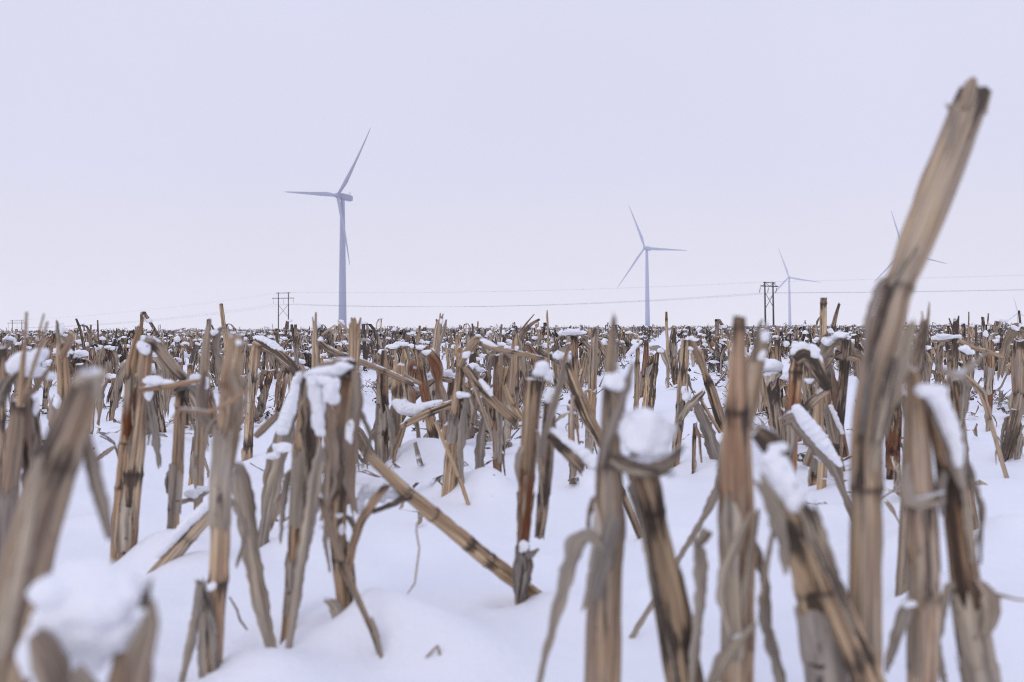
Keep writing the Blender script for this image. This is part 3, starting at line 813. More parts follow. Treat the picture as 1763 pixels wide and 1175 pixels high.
stalk("curl-topped stalk", "stalk with a dark leaf curled into a loop on top, near the slender straight stalk",
      [(312, 672, 16), (310, 700, 20), (307, 760, 21), (303, 830, 21), (298, 932, 20)], tone=(.2, .35, .3), jag=.5, nodes=[700, 860], bits=[
          L([(306, 670, 10), (318, 662, 16), (334, 664, 20), (344, 680, 18), (348, 705, 10)], -.01, (10, 60), (.05, .8, .7)),
          L([(322, 668, 6), (318, 684, 12), (324, 700, 10)], -.006, (20, 60), (.2, 1, .4)),
          S([(337, 652, 14, 9), (350, 660, 8, 10)], 0), S([(330, 850, 18, 9), (348, 842, 12, 7)], .03), L([(300, 866, 8), (318, 862, 18), (336, 856, 20), (356, 848, 12), (366, 842, 5)], .03, (50, 60), (.1, .3, .5))])
stalk("stained thin stalk", "thin stained stalk standing just behind the curl-topped stalk",
      [(347, 705, 14), (343, 740, 16), (338, 780, 16), (333, 826, 16)], tone=(.5, .4, .2), nodes=[.6])
stalk("slanted half-buried stalk", "short piece of stalk slanting out of the snow with a snow ridge on it",
      [(372, 872, 22), (352, 893, 26), (320, 930, 28), (284, 972, 28)], d=1.12, tone=(.05, .25, .8), jag=.6, nodes=[.3], name='broken_stalk', bits=[
          D([(366, 862, 9), (345, 880, 10), (318, 906, 11), (292, 935, 9), (272, 958, 6)], -.008)])
stalk("twin-needle stalk", "stalk with two thin needle leaves rising above the horizon from its broken snowy top",
      [(34, 690, 22), (29, 720, 26), (24, 780, 28), (16, 850, 28), (8, 950, 28)], d=.82, tone=(.3, .3, .5), jag=1.0, nodes=[695], bits=[
          X([(46, 537, 4), (43, 590, 7), (37, 650, 10), (34, 700, 12)], -.012), X([(82, 554, 4), (68, 600, 6), (52, 650, 7), (38, 700, 9)], -.015),
          X([(76, 540, 3), (68, 570, 4), (60, 600, 4)], .02),
          S([(45, 622, 28, 22), (66, 612, 18, 17), (24, 634, 16, 13), (50, 640, 26, 10)], .01), S([(88, 648, 10, 8)], -.01), S([(64, 700, 6, 14)], .01),
          L([(86, 634, 5), (68, 660, 10), (45, 688, 11)], -.018, (0, 30), (.5, .1, .2)),
          L([(-6, 690, 20), (8, 660, 22), (26, 645, 12)], .0, (20, 40), (.05, .8, .6)),
          L([(50, 690, 14), (55, 740, 30), (56, 800, 34), (50, 850, 20)], .015, (0, 30), (.4, .7, .4))])
stalk("edge dark stalk", "dark stalk at the photo's edge beside the twin-needle stalk",
      [(0, 600, 20), (4, 640, 20), (2, 700, 18), (-2, 800, 22), (-6, 900, 24)], d=1.05, tone=(.7, .6, .4), nodes=[.25])
stalk("split tan stalk", "broad tan stalk with split crown holding snow and a snow knob on a dark leaf",
      [(108, 590, 17), (107, 610, 19), (110, 650, 21), (110, 700, 21), (104, 760, 20), (100, 800, 20)], d=1.5, tone=(.25, .1, .1), jag=.8, nodes=[.5], bits=[
          L([(98, 553, 4), (99, 570, 7), (102, 595, 9), (106, 615, 8)], -.005, (0, 30), (.1, .7, .7)), L([(122, 578, 6), (119, 592, 12), (111, 612, 14)], -.005, (0, 30), (.6, .1, .2)),
          S([(105, 568, 5, 12)], 0), S([(118, 604, 8, 6), (113, 611, 5, 6)], 0), L([(124, 602, 8), (122, 616, 10), (118, 628, 6)], .01, (20, 60), (0, 1, .2)),
          L([(90, 690, 10), (95, 720, 22), (90, 760, 16)], -.02, (0, 40), (.2, .3, .7)), S([(99, 692, 8, 14)], -.03)])
stalk("black-tipped far pin", "thin dark pin-like stub tilting against the horizon by the far pylon",
      [(131, 549, 3.5), (135, 559, 4), (139, 570, 4.5), (143, 590, 5)], d=4.2, tone=(0, 1, .2), jag=.3)
stalk("crook-neck far stalk", "small snow-hung stalk with curled dark leaves alone in the gap by the fat leaning stalk",
      [(196, 640, 8), (196, 670, 9), (194, 700, 10), (192, 722, 8)], tone=(.1, .4, .4), nodes=[.5], bits=[
          S([(190, 648, 11, 8)], 0), L([(186, 655, 4), (178, 670, 7), (176, 690, 9), (180, 700, 4)], -.01, (0, 50), (.1, .8, .4)), L([(196, 660, 3), (188, 680, 6), (186, 690, 5)], -.01, (0, 40), (0, 1, .3))])
# ---- middle range
stalk("brown pointed stalk", "brown pointed upright stalk behind the yellow fallen stalk, grey strip peeling off its side",
      [(662, 604, 9), (660, 630, 17), (659, 680, 20), (658, 740, 22), (657, 790, 24), (656, 832, 25)], tone=(.35, .45, .35), jag=1.4, nodes=[695], bits=[
          L([(666, 700, 5), (673, 725, 11), (677, 770, 10), (674, 800, 4)], -.014, (0, 30), (0, .2, .8)),
          B([(690, 735, 10), (715, 722, 14), (745, 708, 15), (775, 696, 14), (802, 690, 11)], -.03, .5, (.1, .5, .3), [.5]),
          D([(682, 694, 9), (694, 702, 15), (712, 706, 14), (735, 699, 9), (758, 692, 5)], -.02),
          X([(694, 730, 5), (688, 750, 7), (680, 776, 7), (676, 810, 4)], -.03), X([(700, 726, 4), (694, 745, 6), (686, 770, 5)], -.035),
          B([(664, 640, 7), (690, 645, 9), (712, 656, 8), (726, 662, 6)], .1, .4, (.2, .4, .5))])
stalk("inverted-V stalk", "stalk snapped into a sharp inverted V with snow on its upper fold",
      [(795, 625, 15), (792, 650, 18), (786, 720, 23), (779, 790, 27), (772, 862, 27)], tone=(.15, .5, .3), jag=.5, nodes=[735], bits=[
          B([(790, 632, 12), (801, 612, 15), (815, 592, 17), (822, 584, 15), (838, 596, 12), (858, 602, 10), (880, 606, 9), (905, 611, 9), (935, 618, 8)], -.012, .8, (.05, .1, .2), [.3, .62]),
          D([(822, 584, 4), (834, 589, 7), (846, 594, 6), (856, 599, 3)], -.012), S([(802, 612, 8, 7)], -.02),
          B([(800, 630, 13), (812, 648, 18), (830, 672, 17), (852, 694, 16), (872, 712, 17), (888, 726, 15)], -.015, .7, (.05, .55, .3), [.62]),
          D([(828, 656, 5), (838, 668, 6), (846, 680, 4)], -.022),
          L([(806, 640, 5), (822, 680, 7), (836, 716, 7), (848, 755, 5)], -.02, (0, 30), (.2, .5, .3)),
          L([(802, 690, 6), (797, 730, 14), (793, 780, 14), (796, 830, 8)], -.016, (0, 30), (0, .1, .9)), S([(797, 680, 12, 6)], -.018)])
stalk("thin tan cross stick", "thin tan stick leaning across the foot of the inverted V stalk",
      [(750, 728, 6), (762, 756, 6), (778, 792, 7), (794, 832, 7), (808, 874, 7)], d=1.5, tone=(.1, 0, 0), jag=.6, nodes=[.5], mound=.3)
stalk("reddish upright stalk", "straight reddish brown stalk with a crumbly top just past the inverted V stalk",
      [(858, 612, 16), (857, 650, 18), (856, 700, 17), (856, 770, 16), (857, 848, 15)], tone=(.5, .3, .3), jag=.5, nodes=[720], bits=[
          L([(835, 716, 6), (829, 750, 18), (827, 800, 20), (828, 845, 14)], -.012, (0, 30), (.05, .4, .6)), B([(868, 664, 8), (878, 688, 11), (892, 712, 11), (902, 724, 8)], -.01, .6, (.2, .1, .1))])
stalk("slim gray stalk", "slim grey stalk behind the reddish upright stalk",
      [(887, 577, 9), (885, 610, 12), (881, 650, 14), (876, 710, 15), (870, 786, 14)], tone=(.15, .3, .6), nodes=[.45], bits=[
          L([(886, 572, 4), (894, 590, 9), (900, 620, 10), (904, 650, 5)], .01, (0, 40), (.1, .5, .6)), S([(889, 600, 4, 6)], -.01)])
stalk("snow-tipped gray post", "grey post-like stalk with a ragged snow-dusted top standing above the horizon",
      [(757, 551, 11), (753, 570, 14), (750, 600, 16), (747, 640, 15), (743, 690, 15), (739, 738, 13)], tone=(.05, .25, .9), jag=1.8, nodes=[614, 697], bits=[
          S([(759, 554, 4, 7)], -.005), X([(758, 539, 2), (758, 552, 5), (756, 564, 7)], 0), L([(768, 552, 3), (764, 570, 7), (757, 590, 7)], -.006, (0, 20), (.05, .4, .7))])
stalk("three-pronged tan stalk", "tan stalk torn into three upright prongs in front of the largest turbine's foot",
      [(610, 560, 19), (611, 580, 20), (609, 620, 20), (606, 680, 20), (604, 760, 20)], d=1.5, tone=(.2, .1, .2), jag=.8, nodes=[.6], bits=[
          X([(605, 547, 3), (608, 560, 7), (610, 575, 9)], -.004), X([(610, 547, 4), (611, 560, 8), (611, 575, 8)], -.006), X([(621, 547, 3), (618, 562, 6), (614, 582, 7)], -.006),
          X([(582, 552, 2.5), (590, 560, 4), (600, 570, 4)], -.01),
          B([(612, 588, 5), (628, 585, 6), (640, 590, 4)], 0, .5, (0, .3, .8))])
stalk("spike-topped stalk", "stalk tapering to one thin spike near the slim pylon, long broken arm sloping away",
      [(544, 538, 3), (543.5, 556, 5), (542, 580, 10), (544, 610, 15), (545, 660, 16), (545, 760, 16)], d=1.7, tone=(.1, .2, .5), jag=.6, nodes=[.5], bits=[
          X([(538, 546, 2), (540, 560, 4), (542, 572, 6)], 0),
          B([(549, 588, 9), (562, 600, 13), (584, 612, 14), (615, 620, 13), (650, 634, 12), (685, 650, 12), (712, 662, 9)], .02, .7, (.1, .5, .35), [.3, .7]), S([(552, 584, 5, 5)], -.005),
          X([(577, 560, 2), (566, 568, 4), (554, 577, 3)], -.01)])
stalk("black forked stub", "blackened stub forked into a V, beside the pylon's foot",
      [(502, 559, 5), (505, 575, 6), (509, 600, 7), (511, 625, 7), (512, 680, 7)], d=3.2, tone=(0, 1, .2), jag=.2, bits=[B([(509, 600, 5), (508, 585, 5), (509, 559, 5)], -.005, .2, (0, 1, .2))])
stalk("snow-thatched drooping stalk", "stalk broken over into a bunch of drooping leaves thatched with snow",
      [(664, 610, 7), (668, 602, 9), (680, 598, 10), (694, 600, 10), (700, 620, 11), (698, 660, 12), (697, 705, 12)], tone=(.1, .5, .4), jag=.5, nodes=[.6], bits=[
          S([(658, 606, 9, 6), (676, 597, 13, 6), (694, 592, 12, 5)], -.01), L([(690, 600, 6), (684, 620, 10), (681, 645, 8)], -.012, (0, 30), (0, 1, .3)),
          L([(700, 598, 5), (706, 620, 7), (708, 640, 5)], -.005, (0, 30), (.05, .6, .5)), L([(694, 606, 6), (690, 640, 9), (688, 670, 8)], -.008, (0, 30), (.1, .2, .5)), S([(683, 618, 3, 12)], -.02)])
stalk("dark elbow stalk", "dark-sided stalk slumped over at an angle behind the red-brown split stalk",
      [(974, 628, 15), (984, 652, 20), (997, 685, 23), (1010, 715, 23), (1024, 740, 20), (1040, 770, 16), (1052, 800, 12)], d=1.35, tone=(.1, .5, .2), jag=1.2, nodes=[.45, .65], bits=[
          L([(976, 640, 8), (990, 680, 15), (1005, 715, 13), (1014, 735, 6)], .012, (0, 0), (0, 1.3, 0)),
          X([(978, 598, 3), (973, 615, 6), (968, 640, 8), (962, 668, 6)], -.01), X([(984, 590, 3), (976, 610, 5), (970, 632, 6)], -.012), L([(962, 612, 8), (970, 630, 14), (976, 650, 8)], -.005, (20, 30), (.05, .5, .5)),
          S([(962, 612, 11, 10), (978, 614, 10, 8)], 0)])
stalk("table-topped stalk", "stalk roofed by a flat leaf with a low snow dome, near the thin tall weed",
      [(988, 576, 12), (989, 600, 11), (991, 640, 11), (989, 680, 11), (987, 715, 12)], d=2.6, tone=(.4, .5, .2), nodes=[.2], bits=[
          L([(958, 584, 3), (968, 577, 6), (985, 576, 8), (1002, 577, 6), (1012, 579, 3)], -.02, (70, 70), (.3, .3, .2)), S([(985, 572, 22, 6), (970, 574, 12, 4), (1000, 573, 10, 4)], -.02),
          L([(960, 582, 5), (956, 600, 8), (953, 616, 5)], -.01, (0, 40), (0, .9, .3)), B([(1000, 582, 8), (1008, 592, 9), (1020, 604, 9), (1030, 612, 7)], .01, .5, (.1, .7, .3))])
stalk("gray ringed stalk", "grey upright stalk with one clear dark ring, behind the pale split-topped thick stalk",
      [(1026, 566, 9), (1024, 580, 13), (1022, 610, 15), (1020, 650, 16), (1019, 690, 16), (1016, 740, 15), (1013, 792, 14)], tone=(.1, .25, .75), jag=1.5, nodes=[674], bits=[
          X([(1030, 561, 2.5), (1028, 572, 5), (1026, 585, 6)], -.004), B([(1026, 580, 7), (1034, 596, 9), (1046, 618, 9), (1056, 634, 7)], .015, .6, (.05, .6, .5))])
stalk("slender tan stub", "slender tan stub under the leaf blade between the dark elbow stalk and the ringed stalk",
      [(984, 690, 10), (984, 740, 12), (985, 790, 12), (986, 838, 12)], tone=(.5, .3, .1), nodes=[.6], bits=[
          L([(955, 727, 3), (966, 716, 10), (980, 708, 10), (994, 712, 5), (996, 735, 4)], -.02, (30, 60), (.1, .2, .4)), S([(972, 697, 9, 4), (985, 700, 6, 6)], -.015), X([(993, 712, 4), (994, 740, 4), (998, 775, 3), (1004, 806, 3)], -.02)])
stalk("rust-footed thin stalk", "thin stalk with a rusty foot just behind the ringed stalk",
      [(1020, 675, 12), (1018, 720, 13), (1015, 760, 13), (1015, 800, 12)], d=1.9, tone=(.7, .2, .1), nodes=[.55])
stalk("dark striped stalk", "dark-striped stalk with a snow-specked bushy top above the largest round snow cap",
      [(1126, 612, 18), (1122, 640, 19), (1119, 670, 19), (1114, 710, 20)], tone=(.3, .5, .15), jag=.6, nodes=[.12], bits=[
          L([(1118, 600, 8), (1132, 596, 16), (1143, 606, 16), (1148, 622, 8)], -.006, (20, 60), (.05, .3, .8)), S([(1136, 604, 6, 5)], -.012), L([(1124, 630, 6), (1126, 670, 9), (1122, 706, 6)], -.012, (0, 20), (.3, 1, .2))])
stalk("ringed tan stub", "tan stub with dark ring and orange foot, close beside the dark-striped bushy-topped stalk",
      [(1113, 588, 8), (1112, 620, 11), (1109, 645, 11), (1105, 680, 11)], tone=(.6, .2, .1), nodes=[.55], bits=[S([(1096, 590, 8, 7), (1090, 600, 5, 5)], .01)])
stalk("straw bent leaf stalk", "thin stalk under a curved snow-filled leaf, just past the pale split-topped thick stalk",
      [(1098, 600, 7), (1097, 640, 8), (1096, 690, 8)], d=2.6, tone=(.3, .3, .3), bits=[L([(1076, 612, 5), (1086, 606, 8), (1094, 596, 9), (1098, 588, 4)], -.01, (40, 40), (.1, .4, .5)), D([(1080, 612, 4), (1088, 604, 5), (1095, 594, 5)], -.015)])
stalk("collared folded stalk", "stalk with pale collar ending in a dark ring, folded-over ribbed top flecked with snow",
      [(1180, 586, 12), (1179, 600, 16), (1177, 630, 18), (1175, 640, 16), (1172, 690, 15), (1168, 740, 15), (1162, 800, 15)], tone=(.2, .25, .4), jag=.5, nodes=[638, 700], bits=[
          B([(1180, 584, 10), (1192, 594, 13), (1203, 615, 13), (1213, 640, 12), (1224, 670, 18), (1236, 710, 19), (1246, 742, 16)], .01, .6, (.25, .45, .3), [.5]),
          S([(1186, 583, 8, 4), (1198, 585, 8, 3), (1188, 600, 5, 4)], -.006),
          L([(1210, 676, 8), (1200, 686, 13), (1186, 700, 14), (1174, 720, 10)], -.02, (0, 30), (0, .8, .3)), S([(1182, 682, 9, 9), (1176, 672, 5, 9)], -.015),
          L([(1196, 690, 8), (1208, 715, 20), (1222, 752, 22), (1236, 800, 22), (1242, 840, 10)], -.02, (0, 20), (.05, .3, .8)),
          X([(1204, 684, 5), (1220, 712, 7), (1240, 745, 6)], -.015)])
stalk("thin drooping reed", "thin brown reed with a second drooping strand behind the straight thick stalk",
      [(1197, 730, 7), (1195, 760, 7), (1194, 808, 6)], tone=(.3, .6, .2), nodes=[.2], bits=[X([(1197, 732, 5), (1204, 750, 5), (1206, 780, 4), (1208, 797, 3)], -.01)])
stalk("dark pin stalk", "dark narrow pin of a stalk by the smaller turbine's tower",
      [(1160, 565, 7), (1161, 600, 9), (1163, 640, 9), (1164, 668, 8)], tone=(.1, .7, .4), bits=[L([(1158, 562, 2), (1154, 590, 5), (1157, 640, 5), (1159, 660, 3)], -.005, (0, 30), (.1, .8, .3))])
stalk("tall thin post", "tall thin square-cut post of a stalk rising above the horizon beside the second turbine",
      [(1147, 537, 4.5), (1147.5, 560, 5), (1149, 590, 5.5), (1150, 620, 5.5), (1150, 645, 5)], d=4.3, tone=(.15, .15, .4), jag=.15)
stalk("seedhead weed", "thin weed stem with a feathery tip rising above the horizon",
      [(942, 534, 1.5), (942, 545, 4), (943, 560, 3.2), (944, 590, 4), (945, 640, 4)], d=3.0, tone=(.1, .3, .2), jag=.5, nodes=[])
stalk("leaning dark spar", "dark spar leaning up toward the horizon by the broken yellow arm",
      [(929, 550, 4), (918, 556, 6), (905, 567, 8), (896, 580, 9), (890, 610, 9), (889, 680, 9)], d=2.4, tone=(.1, .4, .5), jag=.3, bits=[X([(920, 541, 1.5), (908, 555, 3), (898, 568, 4)], -.01)])
stalk("even square-cut stalk", "slim even stalk, its blackened square-cut end well above the horizon near the knee-braced pylon",
      [(1418, 513, 10.5), (1417.5, 530, 11), (1417, 570, 11.5), (1415, 620, 12), (1412, 690, 13), (1409, 770, 13)], d=2.0, tone=(.15, .15, .3), jag=.15, nodes=[.03, 680])
stalk("leaning dark splinter", "dark splinter of stalk leaning beside the slim even stalk",
      [(1445, 523, 4), (1440, 540, 6), (1434, 565, 8), (1431, 600, 9), (1430, 650, 9), (1430, 720, 9)], d=2.1, tone=(0, .9, .4), jag=1.0, bits=[S([(1430, 572, 6, 9)], -.01)])
stalk("hooded orange stalk", "orange-brown stalk hooded by a thick cap of snow, top broken over like a beak",
      [(1373, 622, 20), (1370, 640, 22), (1368, 680, 22), (1365, 720, 21), (1362, 790, 20)], d=1.4, tone=(.85, .25, .1), jag=.5, nodes=[.06], bits=[
          B([(1368, 622, 22), (1382, 610, 28), (1398, 622, 28), (1412, 645, 24), (1426, 670, 16)], -.012, .8, (.1, .75, .4), [.1]),
          S([(1380, 598, 17, 11), (1398, 602, 13, 13), (1408, 622, 8, 16), (1368, 606, 9, 9)], -.012), S([(1392, 655, 10, 6)], -.01),
          B([(1424, 672, 14), (1410, 682, 16), (1396, 694, 17), (1386, 704, 12)], -.01, .5, (.1, .5, .4))])
stalk("snow-loaded slanting leaf", "broad leaf slanting down under a thick bolster of snow below the hooded orange stalk",
      [(1352, 722, 14), (1366, 715, 26), (1388, 740, 32), (1412, 772, 30), (1436, 802, 26), (1450, 840, 12)], d=1.2, tone=(.05, .15, .6), leafy=True, bits=[
          D([(1372, 704, 9), (1384, 722, 14), (1400, 742, 15), (1416, 762, 13), (1432, 782, 9), (1446, 800, 6)], -.016)])
stalk("brown leg stalk", "brown leaning leg of stalk beside the slanting snow-loaded leaf",
      [(1420, 655, 12), (1426, 700, 14), (1432, 740, 15), (1440, 780, 15), (1452, 825, 14)], d=1.7, tone=(.5, .3, .2), nodes=[.5], bits=[D([(1430, 700, 4), (1440, 722, 5), (1450, 745, 4)], -.012)])
stalk("tan mid post", "plain tan post of stalk under the hooded orange stalk's broken beak",
      [(1408, 672, 16), (1408, 730, 18), (1406, 780, 18), (1403, 840, 17)], tone=(.15, .15, .2), nodes=[.7])
stalk("pair-legged thin stalk", "thin leaning stalk crossed by two fine twigs beside the straight thick stalk's pale fork",
      [(1314, 640, 9), (1318, 680, 11), (1324, 710, 12), (1330, 735, 11)], tone=(.25, .2, .2), nodes=[.5], bits=[X([(1318, 657, 2), (1335, 657, 2), (1354, 661, 2)], -.01), X([(1322, 697, 2), (1345, 696, 2), (1362, 694, 2)], -.01)])
stalk("streaked post", "dark-streaked post of stalk between the pale fork and the hooded orange stalk",
      [(1338, 585, 9), (1340, 620, 11), (1343, 660, 11), (1342, 720, 11)], d=2.5, tone=(.4, .55, .2), nodes=[.5], bits=[S([(1354, 592, 5, 6)], 0), S([(1355, 646, 6, 7)], 0)])
stalk("dark tapering stalk", "dark tapering stalk with a feather-thin tip behind the snow-draped bent stalk",
      [(1590, 555, 11), (1587, 580, 16), (1581, 610, 20), (1575, 650, 24), (1571, 720, 24)], d=.95, tone=(.1, .5, .7), jag=1.8, nodes=[], bits=[X([(1600, 520, 1.5), (1599, 535, 4), (1597, 560, 6), (1594, 590, 6)], .02), X([(1587, 536, 2), (1590, 555, 4), (1590, 580, 5)], .02), L([(1594, 560, 5), (1590, 600, 9), (1584, 645, 8)], -.01, (0, 10), (0, 1.2, .4))])
stalk("edge ringed stalk", "grey ringed stalk with red lower band at the photo's edge, past the wide snow gap",
      [(1757, 588, 22), (1756, 620, 26), (1757, 670, 26), (1757, 682, 22), (1752, 710, 18), (1742, 755, 18), (1736, 786, 16)], tone=(.3, .3, .8), jag=.5, nodes=[597, 677], bits=[
          L([(1757, 685, 12), (1754, 705, 14), (1748, 728, 10)], -.014, (0, 0), (1.2, 0, 0), name='sheath', cup=.5),
          B([(1748, 705, 12), (1740, 740, 15), (1733, 770, 15), (1726, 792, 12)], -.02, .6, (.1, .9, .4)), L([(1762, 735, 10), (1756, 760, 16), (1752, 792, 10)], -.025, (0, 20), (.05, .6, .5)), S([(1762, 745, 8, 14)], -.02)])
stalk("tan lance stalk", "thin tan lance of stalk lying nearly flat across other stalks with snow at its butt",
      [(1650, 588, 9), (1672, 598, 8), (1700, 606, 8), (1727, 615, 7)], d=1.9, tone=(.15, 0, 0), foot=False, nodes=[.6], jag=.3, name='broken_stalk', mound=0, bits=[S([(1662, 601, 10, 8), (1672, 606, 7, 5)], -.01), L([(1654, 606, 4), (1664, 612, 6), (1676, 606, 3)], -.006, (40, 40), (.0, 1, .2))])
stalk("black stub post", "blackened stub post behind the flat tan lance",
      [(1646, 553, 10), (1645, 570, 11), (1645, 600, 12), (1642, 660, 12), (1640, 720, 12)], d=2.2, tone=(.05, .95, .4), jag=1.2, bits=[X([(1634, 548, 2), (1640, 565, 4), (1644, 585, 5)], 0), S([(1632, 580, 20, 5), (1614, 581, 10, 5)], 0), B([(1603, 588, 5), (1620, 586, 6), (1640, 587, 5)], .01, .3, (.1, .1, .2))])
stalk("dark bundled stalk", "dark stalk bundled in hanging leaves beside the snow-draped bent stalk",
      [(1640, 655, 18), (1645, 690, 22), (1652, 740, 20), (1660, 800, 18)], d=1.3, tone=(.3, .7, .3), nodes=[.5], bits=[L([(1652, 640, 8), (1662, 665, 16), (1660, 700, 16), (1656, 730, 6)], -.014, (0, 40), (.1, .7, .6)), L([(1634, 650, 8), (1632, 690, 14), (1638, 740, 10)], -.012, (0, 40), (.1, .8, .4))])
stalk("long leaning rod", "long thin rod of stalk leaning down behind the wide snow gap",
      [(1652, 640, 7), (1672, 657, 11), (1690, 675, 12), (1698, 700, 10), (1702, 714, 8)], d=1.75, tone=(.1, .3, .6), foot=True, nodes=[.4], jag=.5, mound=.3)
stalk("rust-ringed slim stalk", "slim stalk with orange band below its sheath, behind the wide snow gap",
      [(1706, 590, 10), (1706, 620, 12), (1706, 642, 13), (1705, 650, 10), (1704, 690, 10), (1703, 720, 9)], d=2.6, tone=(.8, .15, .2), nodes=[643])
stalk("far snowy stake", "grey snow-plastered stake standing above the horizon between the tallest stalk and the photo's edge",
      [(1692, 546, 5), (1693, 562, 6), (1695, 580, 7), (1697, 610, 7), (1698, 660, 7)], d=3.6, tone=(.05, .5, .9), jag=.4, bits=[S([(1697, 575, 4, 7)], -.01)])
stalk("twig-thin far stick", "very thin pale stick upright on the horizon near the farthest turbine",
      [(1668, 537, 2.2), (1668, 550, 2.6), (1667, 570, 3), (1667, 600, 3)], d=4.8, tone=(0, .3, .5), jag=.3)
# ---- bits lying in the snow
TW = "twigs and chaff poking out of the snow"
stalk("tent twig", "small bent twig making a tent shape on the bare snow in front",
      [(753, 1112, 5), (758, 1130, 5), (764, 1160, 5)], d=.80, tone=(.1, .1, .6), name='twig', cat='twig', group=TW, mound=0, nodes=[], ns=7, jag=.3, bits=[X([(718, 1150, 4), (736, 1130, 4), (753, 1112, 4)], 0)])
stalk("claw twig", "clawed dark twig lying on the snow beside the frayed fat stalk",
      [(170, 745, 2), (184, 752, 3), (196, 762, 4), (200, 775, 3)], d=1.55, tone=(0, 1, .3), name='twig', cat='twig', group=TW, mound=0, nodes=[], ns=7, jag=.3, bits=[X([(172, 751, 2), (184, 756, 3), (196, 764, 3)], -.01)])
stalk("sliver", "dark sliver of bark tilted in the snow beside the frayed fat stalk",
      [(198, 768, 4), (182, 780, 9), (166, 792, 5)], d=1.5, tone=(.1, .6, .4), name='corn_leaf', cat='corn leaf', group=TW, mound=0, leafy=True, foot=False)
stalk("dark slit leaf", "small dark curled leaf scrap upright in the snow by the yellow fallen stalk",
      [(722, 762, 4), (721, 775, 8), (722, 788, 4)], d=2.0, tone=(.2, .8, .3), name='corn_leaf', cat='corn leaf', group=TW, mound=0, leafy=True, foot=True)
stalk("shaded scrap", "dark leaf scraps on the snow behind the inverted V stalk's foot",
      [(752, 762, 5), (760, 775, 14), (768, 790, 9)], d=1.9, tone=(.1, .9, .3), name='corn_leaf', cat='corn leaf', group=TW, mound=0, leafy=True, foot=True)
stalk("trailing leaf", "grey shrivelled leaf dangling down the side of the straight thick stalk",
      [(1240, 800, 6), (1236, 840, 12), (1224, 870, 18), (1212, 890, 10)], d=.9, tone=(.1, .5, .8), name='corn_leaf', cat='corn leaf', group=TW, mound=0, leafy=True, foot=True)
stalk("hidden shred", "ragged dark shred of leaf beside the tallest stalk's lower part",
      [(1528, 866, 6), (1536, 876, 10), (1542, 888, 3)], d=1.25, tone=(.1, .6, .6), name='corn_leaf', cat='corn leaf', group=TW, mound=0, leafy=True, foot=True)
# ------------------------------------------------------------------ more stalks, grown row by row between those above
rng = np.random.default_rng(2024)
def smooth(t):
    t = np.clip(t, 0, 1)
    return t * t * (3 - 2 * t)

